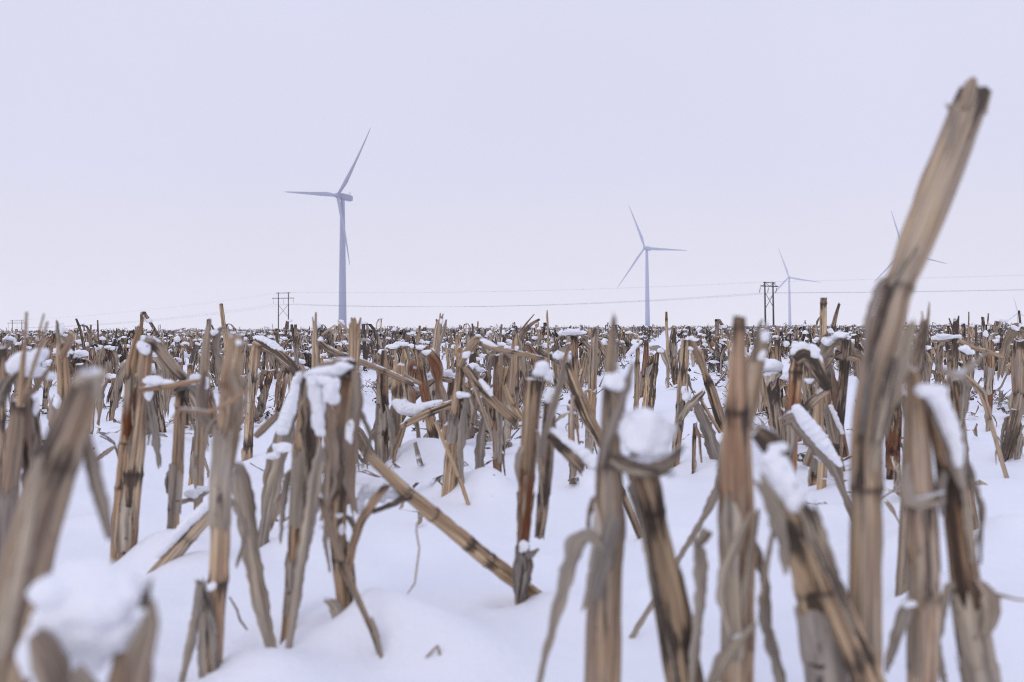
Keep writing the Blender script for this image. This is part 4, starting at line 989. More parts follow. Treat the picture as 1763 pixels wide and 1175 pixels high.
PROTO = []     # (word for the look, builder)
def loc_tube(mb, pts, r, **k):
    tube(mb, [np.array(p[:3], float) for p in pts], [p[3] if len(p) > 3 else r for p in pts], rng, ns=9, step=.008, **k)
def parts_for(kind):
    """one prototype: list of (part name, mesh object without parent)"""
    out = []
    u = rng.uniform
    h = u(.155, .245); r = u(.0075, .0118)
    lean = np.array([u(-.04, .04), u(-.04, .04), 0])
    def stem(pts, jag=.6):
        mb = MB(); loc_tube(mb, pts, r, jag1=jag); out.append(('stem', mb.build('stem', M_STEM)))
    def top(pts, rr, jag=1.0):
        mb = MB(); loc_tube(mb, pts, rr, jag1=jag, groove=.3); out.append(('broken_top', mb.build('broken_top', M_STEM)))
    def leaf(pts, w, cup=.3, tw=(0, 40)):
        n = len(pts); ws = [w * (.35 + .9 * math.sin(math.pi * min(1, (i + .6) / n))) for i in range(n)]
        mb = MB(); ribbon(mb, [np.array(p, float) for p in pts], ws, rng, facing=np.array([u(-1, 1), 1, 0]), cup=cup, twist=tw, m=5, step=.01)
        out.append(('leaf', mb.build('leaf', M_LEAF)))
    def snow(bl, lumps=3): out.append(('snow_cap', snow_mesh(bl, rng, 'snow_cap', lumps=lumps)))
    T = lean + np.array([0, 0, h])
    up = [T, lean * .5 + [0, 0, h * .5], [0, 0, 0], [0, 0, -.06]]
    def wrap(P, f0, f1):
        mb = MB(); sheath(mb, [np.array(p, float) for p in P], [r] * len(P), rng, f0, f1, u(2.2, 4.2), ns=9)
        if mb.nv: out.append(('sheath', mb.build('sheath', M_LEAF)))
    if kind not in ('tall', 'kinked', 'slanted', 'stub', 'capped'):
        if u(0, 1) < .8: wrap(up[:3], u(.15, .5), u(.6, .9))
        for _ in range(rng.integers(1, 4)):
            f_ = u(.3, .95); a = u(0, 6.28); d_ = np.array([math.cos(a), math.sin(a), 0]); le = u(.04, .11)
            leaf([T * f_ + d_ * r * .7, T * f_ + d_ * (r + .012) + [0, 0, u(0, .015)], T * f_ + d_ * (r + le * .4) - [0, 0, le * .4], T * f_ + d_ * (r + le * u(.2, .5)) - [0, 0, le]], u(.010, .022))
    if kind == 'bare': stem(up, .35)
    elif kind == 'sheathed':
        stem(up, .8); leaf([T * .75 + [.008, 0, 0], T * .6 + [.02, .004, 0], T * .42 + [.028, .006, 0], T * .2 + [.03, .01, 0]], .022)
        leaf([T * .55 + [-.009, -.006, 0], T * .35 + [-.02, -.008, 0], T * .12 + [-.022, -.008, 0]], .02)
    elif kind == 'folded':
        stem(up, .4)
        a = T + [.0, 0, -.004]; b = T + [.035, .005, .004]; c = T + [.085, .01, -.05]; d = T + [.12, .012, -.12]
        top([d, c, b, a], r * .85)
        snow([(T + [.015, 0, .012], (.020, .013, .009)), (T + [.05, .006, .004], (.022, .013, .009)), (T + [.075, .01, -.022], (.012, .01, .007))])
    elif kind == 'fallen':
        stem(up, .8)
        a = T + [0, 0, -.01]; c = T + [-.1, .02, -.06]; d = np.array([T[0] - .22, T[1] + .05, .004])
        top([d, c, a], r * .8, 1.4)
        snow([(T + [-.03, .006, .004], (.016, .011, .008)), (T + [-.065, .013, -.018], (.017, .011, .008))])
    elif kind == 'capped':
        q = T * .8; stem([q, q * .5, [0, 0, 0], [0, 0, -.06]], .8)
        leaf([q + [-.03, .0, -.01], q + [-.012, 0, .008], q + [.014, 0, .008], q + [.035, 0, -.016], q + [.045, 0, -.05]], .026, tw=(60, 80))
        snow([(q + [0, 0, .018], (.024, .02, .014)), (q + [.014, .004, .012], (.018, .015, .012))])
    elif kind == 'split':
        stem(up, 2.2)
        for s in (-1, 1):
            mb = MB(); loc_tube(mb, [(*(T + [s * .012, 0, u(.025, .05)]), .0012), (*(T + [s * .007, 0, .008]), .0035), (*(T + [s * .004, 0, -.02]), .004)], .003, nodes=[], groove=0)
            out.append(('splinter', mb.build('splinter', M_STEM)))
        leaf([T * .9 + [.006, 0, 0], T * .8 + [.03, 0, .01], T * .7 + [.05, 0, -.02], T * .55 + [.055, 0, -.05]], .018)
    elif kind == 'drooping':
        stem(up, .7)
        leaf([T + [0, 0, -.01], T + [.03, 0, .006], T + [.06, .01, -.03], T + [.07, .01, -.09], T + [.075, .01, -.14]], .026)
        leaf([T * .9, T * .9 + [-.025, -.01, .004], T * .8 + [-.045, -.01, -.02], T * .55 + [-.05, -.01, -.03]], .022)
        snow([(T + [.018, 0, .008], (.018, .012, .007)), (T + [.04, .004, -.002], (.014, .011, .008))])
    elif kind == 'kinked':
        m = T * .55
        stem([m, m * .5, [0, 0, 0], [0, 0, -.06]], .5)
        e = m + [.09, .03, .075]
        top([e, m + [.03, .01, .02], m + [0, 0, -.004]], r * .9)
        snow([(m + [.05, .016, .048], (.02, .012, .009)), (m + [.02, .008, .026], (.015, .012, .01)), (m + [.075, .025, .07], (.014, .01, .007))])
    elif kind == 'slanted':
        q = np.array([.12, .03, h * .7]); stem([q, q * .5, [0, 0, 0], [-.03, 0, -.06]], 1.0)
        snow([(q * .8 + [0, 0, .012], (.022, .012, .009)), (q * .6 + [0, 0, .012], (.018, .011, .008))])
    elif kind == 'stub':
        q = T * .5; stem([q, q * .5, [0, 0, 0], [0, 0, -.06]], 1.3)
        leaf([q + [.01, 0, -.01], q + [.03, 0, -.03], q * .4 + [.04, 0, 0]], .024)
    elif kind == 'tall':
        q = T * 1.22; r *= .6; stem([q, q * .5, [0, 0, 0], [0, 0, -.06]], .3)
    elif kind == 'mopped':
        stem(up, .6)
        for k in range(4):
            a = u(0, 6.28); d = np.array([math.cos(a), math.sin(a), 0])
            leaf([T * .98, T + d * .02 + [0, 0, .01], T + d * .04 + [0, 0, -.03], T * .7 + d * .045, T * .45 + d * .04], u(.014, .024))
        snow([(T + [0, 0, .012], (.024, .02, .010)), (T + [.02, .006, .004], (.016, .014, .009))])
    return out
WORDS = {'bare': 'bare upright stalk', 'sheathed': 'stalk with peeling sheath strips', 'folded': 'stalk folded over under a snow ridge',
         'fallen': 'stalk with its long top snapped down to the snow', 'capped': 'short stalk capped with a snow lump', 'split': 'stalk with split splintered tip',
         'drooping': 'stalk with drooping snow-dusted leaves', 'kinked': 'stalk kinked halfway with snow on its bent end', 'slanted': 'slanting stalk with snow along its back',
         'stub': 'short torn stub', 'tall': 'thin tall stick', 'mopped': 'stalk with a snow-topped mop of hanging leaves'}
KINDS = list(WORDS)
PROTOS = {}
for k in KINDS:
    PROTOS[k] = [parts_for(k) for _ in range(2)]

# rows run away from the camera, a little to the right
ROW_A = R_(9.0)
rd = np.array([math.sin(ROW_A), math.cos(ROW_A)]); rp = np.array([rd[1], -rd[0]])
cand = []
for k in range(-26, 27):
    off = k * .76 + .30
    s = -6.0
    while s < 22:
        s += rng.uniform(.045, .10)
        if rng.random() < .10: continue
        p = rd * s + rp * (off + rng.normal(0, .035))
        if p[1] < 1.45 or p[1] > 14: continue
        px, py = proj((p[0], p[1], 0))
        if px < -60 or px > 1823: continue
        cand.append((p[1], p[0], px, py))
cand.sort()
OPEN = [(600, 858, 1763, 1175), (690, 745, 745, 880), (1668, 690, 1740, 900), (1225, 640, 1262, 900), (150, 690, 215, 900), (960, 760, 1045, 900), (455, 680, 505, 720), (1195, 650, 1240, 690)]   # bare snow between the rows in the photo
NEAR_MAX = 300
placed = []
LOOKS = ['bare'] * 5 + ['sheathed'] * 4 + ['folded'] * 3 + ['fallen'] * 2 + ['capped'] * 2 + ['split'] * 3 + ['drooping'] * 3 + ['kinked'] * 2 + ['slanted'] * 1 + ['stub'] * 2 + ['mopped'] * 2 + ['tall'] * 1
hb = np.array([(b[1], b[2]) for b in HERO])
n_stalk_hero = sum(1 for o in COL.objects if o.get('category') == 'corn stalk')
FAR_START = 14.0
for d, x, px, py in cand:
    if len(placed) >= NEAR_MAX - n_stalk_hero:
        FAR_START = d; break
    if any(a <= px <= c and b <= py <= e for a, b, c, e in OPEN): continue
    if (np.hypot(hb[:, 0] - px, (hb[:, 1] - py) * 1.0) < (14 if d < 3 else 8)).any(): continue
    if any(math.hypot(q[0] - x, q[1] - d) < .042 for q in placed): continue
    placed.append((x, d, px, py, LOOKS[rng.integers(len(LOOKS))]))

def place(kind, x, y, z):
    first = PROTOS[kind][rng.integers(2)]
    root = empty('corn_stalk', (x, y, z))
    root.rotation_euler = (rng.normal(0, .07), rng.normal(0, .07), rng.uniform(0, 6.283))
    s = rng.uniform(.82, 1.12)
    root.scale = (s, s, s * rng.uniform(.88, 1.06))
    tone = (abs(rng.normal(.2, .32)), rng.uniform(.1, .75), rng.uniform(0, .65), 1)
    for nm, ob in first:
        c = ob.copy()
        COL.objects.link(c)
        c.parent = root
        c.color = tone
    return root
MID = []
for x, y, px, py, kind in placed:
    r = place(kind, x, y, 0)
    MID.append((r, kind, px, py, y))
    BASES.append((x, y, .7))
for k in KINDS:
    for pr in PROTOS[k]:
        for nm, ob in pr:
            bpy.data.objects.remove(ob)

# ---- labels: what each looks like and the nearest thing one can find
for o_ in COL.objects:
    if o_.get('label') and len(o_['label'].split()) > 16: print('LONG', len(o_['label'].split()), o_['label'])
MARK = [(s, px, py, d) for s, px, py, d in HERO if not any(w in s for w in ('twig', 'scrap', 'sliver', 'shred', 'trailing', 'slit'))]
used = {}
for r, kind, px, py, d in MID:
    order = sorted(MARK, key=lambda m: abs(m[1] - px) + 55 * abs(math.log(d / m[3])))
    done = False
    for tier in range(40):
        m = order[tier]
        side = 'just behind' if abs(m[1] - px) < 22 and d > m[3] else 'in front of' if abs(m[1] - px) < 22 else 'beside' if abs(m[1] - px) < 60 and abs(math.log(d / m[3])) < .3 else 'standing back from' if d > m[3] else 'standing nearer than'
        lab = f"{WORDS[kind]} {side} the {m[0]}"
        if lab not in used and len(lab.split()) <= 16:
            used[lab] = 1; done = True
            break
    tag(r, lab, 'corn stalk', STALKS)

# ------------------------------------------------------------------ the field of snow out to the horizon
MOUND = [(620, 1100, .010, .03), (820, 1120, .010, .05), (940, 960, .012, .04), (700, 960, -.008, .05), (1110, 1010, .012, .04), (548, 1062, .014, .035), (735, 820, .055, .10), (845, 858, .035, .05), (450, 1140, .012, .05), (900, 1050, .012, .08), (1000, 835, .03, .05), (680, 745, .03, .07),
         (1395, 1120, .03, .08), (1745, 1120, .035, .12), (180, 800, .03, .12), (1720, 860, .02, .2), (780, 850, .03, .05)]
MB_ = []
for px, py, h, s in MOUND:
    dd = ground_depth(px, py); p = at(px, py, dd); MB_.append((p[0], p[1], h, s))
def terrain(x, y):
    nf = .35 + .65 * smooth((y - .9) / 1.2)
    z = (vnoise(x * .9 + 40, y * .9 + 11) - .5) * .026 * nf + (vnoise(x * 3.1, y * 2.3 + 5) - .5) * .020 * nf + (vnoise(x * 11, y * 8) - .5) * .009 + (vnoise(x * 34, y * 27 + 3) - .5) * .0028
    c = (x * rp[0] + y * rp[1] - .30) / .76
    z = z + .010 * np.cos(2 * math.pi * c) + 0 * x
    z = z + (vnoise(x * .03 + 3, y * .03) - .5) * .12 * smooth((np.hypot(x, y) - 8) / 40)
    z = z - 9.5 * smooth((np.hypot(x, y) - 330) / 170) * smooth((-x - 120) / 110) * smooth((1500 - y) / 400)
    z = z - 47 * smooth((y - 1750) / 800)
    return z
rr = [.05]
while rr[-1] < 8: rr.append(rr[-1] * 1.0095)
while rr[-1] < 9000: rr.append(rr[-1] * 1.035)
rr = np.array(rr)
aa = np.r_[np.linspace(-36, 36, 520), np.arange(39, 322, 3.0)]
aa = np.radians(aa)
RRm, AAm = np.meshgrid(rr, aa, indexing='ij')
GX = RRm * np.sin(AAm); GY = RRm * np.cos(AAm)
GZ = terrain(GX, GY)
for bx, by, h, s in MB_:
    w = np.abs(rr - math.hypot(bx, by)) < 4 * s
    GZ[w] += h * np.exp(-((GX[w] - bx) ** 2 + (GY[w] - by) ** 2) / s ** 2)
for bx, by, q in BASES:
    w = np.abs(rr - math.hypot(bx, by)) < .32
    dx = GX[w] - bx; dy = GY[w] - by
    GZ[w] += q * (.016 * np.exp(-((dx - .055) / .05) ** 2 - ((dy + .005) / .035) ** 2) - .010 * np.exp(-((dx + .012) ** 2 + dy ** 2) / .020 ** 2) - .005 * np.exp(-((dx + .06) / .05) ** 2 - (dy / .05) ** 2))
nr, na = GX.shape
V = np.stack([GX, GY, GZ], -1).reshape(-1, 3)
V = np.concatenate([V, [[0, 0, float(GZ[0].mean())]]])
i, j = np.meshgrid(np.arange(nr - 1), np.arange(na), indexing='ij')
k = (j + 1) % na
quads = np.stack([i * na + j, i * na + k, (i + 1) * na + k, (i + 1) * na + j], -1).reshape(-1, 4)[:, ::-1]
tris = np.stack([np.full(na, nr * na), (np.arange(na) + 1) % na, np.arange(na)], -1)[:, ::-1]
tris = tris[:, ::-1]
def np_mesh(name, V, loops, starts, totals):
    me = bpy.data.meshes.new(name)
    me.vertices.add(len(V)); me.vertices.foreach_set('co', V.astype(np.float32).ravel())
    me.loops.add(len(loops)); me.loops.foreach_set('vertex_index', loops.astype(np.int32))
    me.polygons.add(len(starts)); me.polygons.foreach_set('loop_start', starts.astype(np.int32))
    try: me.polygons.foreach_set('loop_total', totals.astype(np.int32))
    except Exception: pass
    me.polygons.foreach_set('use_smooth', np.ones(len(starts), bool))
    me.update(calc_edges=True)
    return me
loops = np.concatenate([quads.ravel(), tris.ravel()])
tot = np.r_[np.full(len(quads), 4), np.full(len(tris), 3)]
starts = np.r_[0, np.cumsum(tot)[:-1]]
me = np_mesh('ground', V, loops, starts, tot)
me.materials.append(M_GROUND)
ground = bpy.data.objects.new('ground', me)
COL.objects.link(ground)
tag(ground, 'wide flat field of drifted snow reaching to the horizon', kind='structure')

# ------------------------------------------------------------------ the rest of the stubble, too many to count
def tri_tube(pts, rad, n):
    P = np.array(pts, float); r = np.array(rad)
    T, N, Bn = frames(P)
    th = np.linspace(0, 2 * math.pi, n, endpoint=False)
    V = (P[:, None] + r[:, None, None] * (np.cos(th)[None, :, None] * N[:, None] + np.sin(th)[None, :, None] * Bn[:, None])).reshape(-1, 3)
    Fq = []
    for a in range(len(P) - 1):
        for b in range(n):
            c = (b + 1) % n
            Fq += [(a * n + b, a * n + c, (a + 1) * n + c), (a * n + b, (a + 1) * n + c, (a + 1) * n + b)]
    for b in range(1, n - 1): Fq.append((0, b + 1, b))
    return V, Fq
I1V, I1F = ico(1)
def template(q, lod):
    """q: rng; returns V, F, material index per face"""
    u = q.uniform
    V, Fc, M = [], [], []
    n = 0
    def put(v, f, m):
        nonlocal n
        V.append(v); Fc.extend(tuple(x + n for x in t) for t in f); M.extend([m] * len(f)); n += len(v)
    h = u(.12, .235); r = u(.007, .012)
    l = np.array([u(-.05, .05), u(-.05, .05), 0]); T = l + [0, 0, h]
    kind = q.choice(['bare', 'fold', 'fold', 'leafy', 'cap', 'leafy', 'cap'] if lod == 0 else ['bare', 'fold', 'leafy', 'leafy', 'bare', 'cap'] if lod == 1 else ['bare', 'leafy', 'leafy'])
    ns = 5 if lod == 0 else 3
    if lod < 2: put(*tri_tube([T, l * .5 + [u(-.01, .01), 0, h * .5], [0, 0, -.05]], [r * .9, r, r], ns), 0)
    else: put(*tri_tube([T, [0, 0, -.05]], [r * 1.2, r * 1.2], 3), 0)
    def lf(P, w):
        P = np.array(P, float); a = u(0, 6.28); s = np.array([math.cos(a), math.sin(a), u(-.3, .3)]) * w * .5
        v = []; f = []
        for i_, p in enumerate(P):
            k_ = .3 + math.sin(math.pi * (i_ + .5) / len(P)); v += [p - s * k_, p + s * k_]
        for i_ in range(len(P) - 1): f += [(2 * i_, 2 * i_ + 1, 2 * i_ + 3), (2 * i_, 2 * i_ + 3, 2 * i_ + 2)]
        put(np.array(v), f, 1)
    def sn(c, rad):
        if lod == 0: v, f = I1V, I1F
        else:
            v = np.array([[1, 0, 0], [-1, 0, 0], [0, 1, 0], [0, -1, 0], [0, 0, 1], [0, 0, -1.]]); f = [(0, 2, 4), (2, 1, 4), (1, 3, 4), (3, 0, 4), (2, 0, 5), (1, 2, 5), (3, 1, 5), (0, 3, 5)]
        put(v * np.array(rad) * (1 + .25 * q.normal(size=(len(v), 1))) + c, f, 2)
    a = u(0, 6.28); d = np.array([math.cos(a), math.sin(a), 0])
    if kind == 'fold':
        e = T + d * u(.06, .16) + [0, 0, -u(.02, .14)]
        put(*tri_tube([e, T + d * .02 + [0, 0, .004], T - d * .005], [r * .8, r * .9, r], ns), 0)
        if lod < 2 or u(0, 1) < .6: sn((T * .55 + e * .45) + [0, 0, r * 1.2], (.028, .018, .013)); 
    if kind in ('leafy', 'cap') and lod < 2 or (lod == 2 and u(0, 1) < .4):
        for _ in range(1 if lod else 3):
            a = u(0, 6.28); d = np.array([math.cos(a), math.sin(a), 0]); b = T * u(.6, 1)
            lf([b, b + d * .035 + [0, 0, u(0, .02)], b + d * .07 + [0, 0, -.03], b + d * .08 + [0, 0, -u(.06, .12)]][:4 if lod == 0 else 3], u(.018, .034))
    if kind == 'cap' or u(0, 1) < (.22, .10, .04)[lod]:
        sn(T + [u(-.02, .02), u(-.02, .02), .006], (u(.016, .032), u(.016, .028), u(.010, .018)))
    if lod < 2 and u(0, 1) < (.45, .28)[lod]:    # snow caught lower down among the leaves
        sn(T * u(.3, .7) + [u(-.05, .05), u(-.05, .05), 0], (u(.02, .04), u(.02, .035), u(.012, .02)))
    return np.concatenate(V), np.array(Fc), np.array(M)
TRI_V, TRI_F, TRI_M, TRI_T, TRI_S = [], [], [], [], []
nv = 0
q = np.random.default_rng(5)
def scatter(P, lod, ntmp, sx=1.0, sz=1.0):
    global nv
    tm = [template(q, lod) for _ in range(ntmp)]
    pick = q.integers(ntmp, size=len(P))
    for t in range(ntmp):
        Pt = P[pick == t]; n = len(Pt)
        if not n: continue
        v, f, m = tm[t]
        a = q.uniform(0, 6.283, n); s = q.uniform(.8, 1.2, n); zs = s * q.uniform(.75, 1.12, n) * sz
        tall = q.random(n) < .06
        zs = np.where(tall, zs * q.uniform(1.15, 1.75, n), zs)
        ca, sa = np.cos(a) * s * sx, np.sin(a) * s * sx
        kx, ky = q.normal(0, .10, n), q.normal(0, .10, n)
        X = v[None, :, 0] * ca[:, None] - v[None, :, 1] * sa[:, None] + v[None, :, 2] * kx[:, None]
        Y = v[None, :, 0] * sa[:, None] + v[None, :, 1] * ca[:, None] + v[None, :, 2] * ky[:, None]
        Z = v[None, :, 2] * zs[:, None]
        W = np.stack([X + Pt[:, 0:1], Y + Pt[:, 1:2], Z + Pt[:, 2:3]], -1).reshape(-1, 3)
        off = (np.arange(n) * len(v))[:, None, None]
        TRI_V.append(W); TRI_F.append((f[None] + off).reshape(-1, 3) + nv); TRI_M.append(np.tile(m, n))
        tone = np.stack([np.clip(np.abs(q.normal(.15, .25, n)), 0, 1), q.uniform(.3, 1.25, n), q.uniform(0, .8, n), np.clip(q.normal(.38, .42, n), 0, 1.1)], -1)
        TRI_T.append(np.repeat(tone, len(v), 0))
        st = np.tile(np.c_[v[:, :2] * .4, v[:, 2]], (n, 1)); st[:, 2] += np.repeat(q.uniform(0, 60, n), len(v))
        TRI_S.append(st); nv += len(W)
def rows(d0, d1, gap, step, keep, fov=.60):
    pts = []
    K = int(d1 * fov / gap) + 4
    ks = np.arange(-K, K + 1); ss = np.arange(0, d1 * 1.05, step)
    o_, s_ = np.meshgrid(ks * gap + .30, ss)
    o_ = o_ + q.normal(0, .04, o_.shape); s_ = s_ + q.uniform(-.5, .5, s_.shape) * step
    x = rd[0] * s_ + rp[0] * o_; y = rd[1] * s_ + rp[1] * o_
    k_ = (y > d0) & (y < d1) & (np.abs(x) < y * fov + 1.0) & (q.random(x.shape) < keep)
    x, y = x[k_], y[k_]
    return np.stack([x, y, terrain(x, y)], -1)
def scraps(P, long=0):
    global nv
    tm = []
    for _ in range(14):
        n_ = 5; a = q.uniform(0, 6.28); L0 = q.uniform(.02, .09) if not long else q.uniform(.07, .22); w0 = q.uniform(.004, .014) if not long else q.uniform(.004, .012)
        P_ = np.array([[L0 * (i_ / 4 - .5), q.normal(0, .006), abs(q.normal(.004, .012))] for i_ in range(n_)])
        v = []
        for i_, p in enumerate(P_):
            k_ = w0 * (.3 + math.sin(math.pi * (i_ + .5) / n_)) * .5
            v += [p + [0, k_, q.normal(0, .003)], p + [0, -k_, q.normal(0, .003)]]
        f = []
        for i_ in range(n_ - 1): f += [(2 * i_, 2 * i_ + 1, 2 * i_ + 3), (2 * i_, 2 * i_ + 3, 2 * i_ + 2)]
        tm.append((np.array(v), np.array(f)))
    pick = q.integers(14, size=len(P))
    for t_ in range(14):
        Pt = P[pick == t_]; n = len(Pt)
        if not n: continue
        v, f = tm[t_]
        a = q.uniform(0, 6.283, n); b = q.normal(0, .35 if not long else .75, n); ca, sa = np.cos(a), np.sin(a)
        x = v[None, :, 0] * np.cos(b)[:, None]; z = v[None, :, 2] + np.abs(v[None, :, 0] * np.sin(b)[:, None]) * .9
        W = np.stack([x * ca[:, None] - v[None, :, 1] * sa[:, None] + Pt[:, 0:1], x * sa[:, None] + v[None, :, 1] * ca[:, None] + Pt[:, 1:2], z + Pt[:, 2:3] + .002], -1).reshape(-1, 3)
        TRI_V.append(W); TRI_F.append((f[None] + (np.arange(n) * len(v))[:, None, None]).reshape(-1, 3) + nv); TRI_M.append(np.full(n * len(f), 1))
        TRI_T.append(np.repeat(np.stack([np.full(n, .1), q.uniform(.3, 1.3, n), q.uniform(0, .9, n), q.uniform(0, 1, n)], -1), len(v), 0))
        st = np.tile(np.c_[v[:, 1], v[:, 2] * 0, v[:, 0]], (n, 1)); st[:, 2] += np.repeat(q.uniform(0, 60, n), len(v))
        TRI_S.append(st); nv += len(W)
n_s = 5200
dd_ = 1.25 + 12.8 * q.random(n_s) ** .8; xx_ = q.uniform(-.62, .62, n_s) * dd_
c_ = np.abs((xx_ * rp[0] + dd_ * rp[1] - .30) / .76 + .5) % 1 - .5      # thicker along the rows
k_ = q.random(n_s) < np.exp(-(c_ / .20) ** 2) * (.25 + .75 * smooth((dd_ - 1.2) / 2)) + .05
scraps(np.stack([xx_[k_], dd_[k_], terrain(xx_[k_], dd_[k_])], -1))
# long shreds of leaf and thin cane leaning and lying between the stalks
n_s = 5200
dd_ = 1.3 + 11 * q.random(n_s) ** .75; xx_ = q.uniform(-.62, .62, n_s) * dd_
c_ = np.abs((xx_ * rp[0] + dd_ * rp[1] - .30) / .76 + .5) % 1 - .5
k_ = q.random(n_s) < np.exp(-(c_ / .14) ** 2) * (.35 + .65 * smooth((dd_ - 1.3) / 1.5))
scraps(np.stack([xx_[k_], dd_[k_], terrain(xx_[k_], dd_[k_])], -1), 1)
print('FAR_START', FAR_START, 'mid', len(MID), 'hero', n_stalk_hero)
P0 = rows(1.7, FAR_START + .3, .76, .15, .9, .95)
P0 = P0[(P0[:, 1] > FAR_START) | (np.abs(P0[:, 0]) > P0[:, 1] * .55 + .1)]       # beside the frame, nearer
scatter(P0, 0, 12)
scatter(rows(FAR_START, 40, .76, .115, .9), 0, 24)
scatter(rows(40, 130, .76, .13, .9), 1, 18)
scatter(rows(130, 330, 1.0, .42, .9), 2, 12, 2.0, 1.0)
V = np.concatenate(TRI_V); Fa = np.concatenate(TRI_F)
me = np_mesh('corn_stubble', V, Fa.ravel(), np.arange(len(Fa)) * 3, np.full(len(Fa), 3))
for m in (M_STEM2, M_LEAF2, M_SNOW): me.materials.append(m)
me.polygons.foreach_set('material_index', np.concatenate(TRI_M).astype(np.int32))
a = me.attributes.new('tone', 'FLOAT_COLOR', 'POINT'); a.data.foreach_set('color', np.concatenate(TRI_T).astype(np.float32).ravel())
a = me.attributes.new('st', 'FLOAT_VECTOR', 'POINT'); a.data.foreach_set('vector', np.concatenate(TRI_S).astype(np.float32).ravel())
stub = bpy.data.objects.new('corn_stubble', me)
COL.objects.link(stub)
tag(stub, 'snow-flecked mass of corn stubble filling the field to the horizon', kind='stuff')

# ------------------------------------------------------------------ wind turbines
def loft(mb, rings):
    n = len(rings[0]); V = np.concatenate(rings); Fc = []
    for i_ in range(len(rings) - 1):
        for j_ in range(n):
            k_ = (j_ + 1) % n
            Fc.append((i_ * n + j_, i_ * n + k_, (i_ + 1) * n + k_, (i_ + 1) * n + j_))
    Fc.append(tuple(range(n))[::-1]); Fc.append(tuple((len(rings) - 1) * n + x for x in range(n)))
    mb.add(V, Fc)
def turbine(px, py, d, yaw, phi, Rr, bend, label, H=80.0):
    hub = at(px, py, d)
    tilt = R_(5)
    a = np.array([math.sin(yaw) * math.cos(tilt), -math.cos(yaw) * math.cos(tilt), math.sin(tilt)])
    e1 = unit(np.cross([0, 0, 1.], a)); e2 = np.cross(a, e1)
    ah = unit(np.array([a[0], a[1], 0]))
    tx, ty = hub[0] - ah[0] * 4.0, hub[1] - ah[1] * 4.0
    gz = hub[2] - H
    gz = min(gz, float(terrain(np.array([tx]), np.array([ty]))[0]) - .1)
    root = empty('wind_turbine', (tx, ty, gz))
    tag(root, label, 'wind turbine', 'white wind turbines standing along the horizon')
    o_ = np.array([tx, ty, gz])
    th = np.linspace(0, 2 * math.pi, 32, endpoint=False)
    top = hub[2] - 1.9 - gz
    mb = MB()
    loft(mb, [o_ + np.stack([r * np.cos(th), r * np.sin(th), np.full(32, z)], -1) for z, r in ((0, 2.45), (top * .3, 2.15), (top * .65, 1.75), (top, 1.3), (top + .5, 1.25))])
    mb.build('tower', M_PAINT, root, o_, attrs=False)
    # nacelle: rounded box along the axis
    mb = MB(); rings = []
    c = hub - a * 1.9
    for s, k_ in ((0, .55), (.3, .85), (1.0, 1.0), (6.5, 1.0), (8.8, .92), (9.4, .7)):
        v = []
        for t in th:
            ct, st_ = math.cos(t), math.sin(t)
            ex = .35
            v.append(c - a * s + e1 * (math.copysign(abs(ct) ** ex, ct) * 1.75 * k_) + e2 * (math.copysign(abs(st_) ** ex, st_) * 1.85 * k_ + .1))
        rings.append(np.array(v))
    loft(mb, rings)
    nac = mb.build('nacelle', M_PAINT, root, o_, attrs=False)
    mb = MB()
    for dx in (-.7, .7):
        b0 = c - a * 7.6 + e1 * dx + e2 * 1.8
        loft(mb, [b0 + np.array([math.cos(t) * .10 * e1 + math.sin(t) * .10 * a for t in th[::4]]) + e2 * z for z in (0, 2.0)])
    b0 = c - a * 7.6 + e2 * 3.3
    loft(mb, [b0 + e1 * x + np.array([math.cos(t) * .09 * e2 + math.sin(t) * .09 * a for t in th[::4]]) for x in (-.95, .95)])
    mb.build('sensor_mast', M_PAINT, nac, o_, attrs=False)
    mb = MB()
    loft(mb, [hub + a * s + np.array([math.cos(t) * r * e1 + math.sin(t) * r * e2 for t in th]) for s, r in ((-2.0, 1.45), (-1.2, 1.7), (.4, 1.65), (1.4, 1.3), (2.1, .75), (2.4, .15))])
    mb.build('hub', M_PAINT, root, o_, attrs=False)
    for k_ in range(3):
        t0 = phi + k_ * 2 * math.pi / 3
        er = math.cos(t0) * e1 + math.sin(t0) * e2; et = -math.sin(t0) * e1 + math.cos(t0) * e2
        mb = MB(); rings = []
        for s in (.02, .05, .10, .16, .22, .30, .4, .5, .6, .7, .8, .88, .94, .98, 1.0):
            chord = np.interp(s, [0, .05, .22, .5, .8, .95, 1], [1.8, 1.8, 2.9, 1.9, 1.1, .65, .2])
            thick = np.interp(s, [0, .05, .22, .5, 1], [1.9, 1.8, .95, .42, .08])
            tw = R_(np.interp(s, [0, .2, .5, 1], [16, 13, 5, 1]))
            cd = et * math.cos(tw) + a * math.sin(tw); nd_ = a * math.cos(tw) - et * math.sin(tw)
            ctr = hub + er * Rr * s + a * bend * s * s
            v = []
            for t in np.linspace(0, 2 * math.pi, 14, endpoint=False):
                x = math.cos(t); y = math.sin(t) * (1 - .45 * (x * .5 + .5) * min(1, s * 6))
                v.append(ctr + cd * (x * .5 - .18 * min(1, s * 5)) * chord + nd_ * y * thick * .5)
            rings.append(np.array(v))
        loft(mb, rings)
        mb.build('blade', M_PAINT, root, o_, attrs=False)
turbine(581, 337, 594.3, R_(-38.2), R_(52.8), 46.7, 3.0, 'largest white wind turbine, its hub highest of all, near the slim wooden pylon')
turbine(1110, 427, 998.8, R_(-38.2), R_(-6.4), 49.5, 1.8, 'second tallest white wind turbine standing alone mid-sky with its whole tower in view')
turbine(1358, 477.6, 1612, R_(-24.5), R_(-11.4), 52.0, 2.0, 'small pale wind turbine just past the knee-braced dark timber pylon')
turbine(1556, 434.7, 1082, R_(-2), R_(-15.9), 48.1, .5, 'wind turbine half hidden behind the tallest corn stalk, only blades showing')
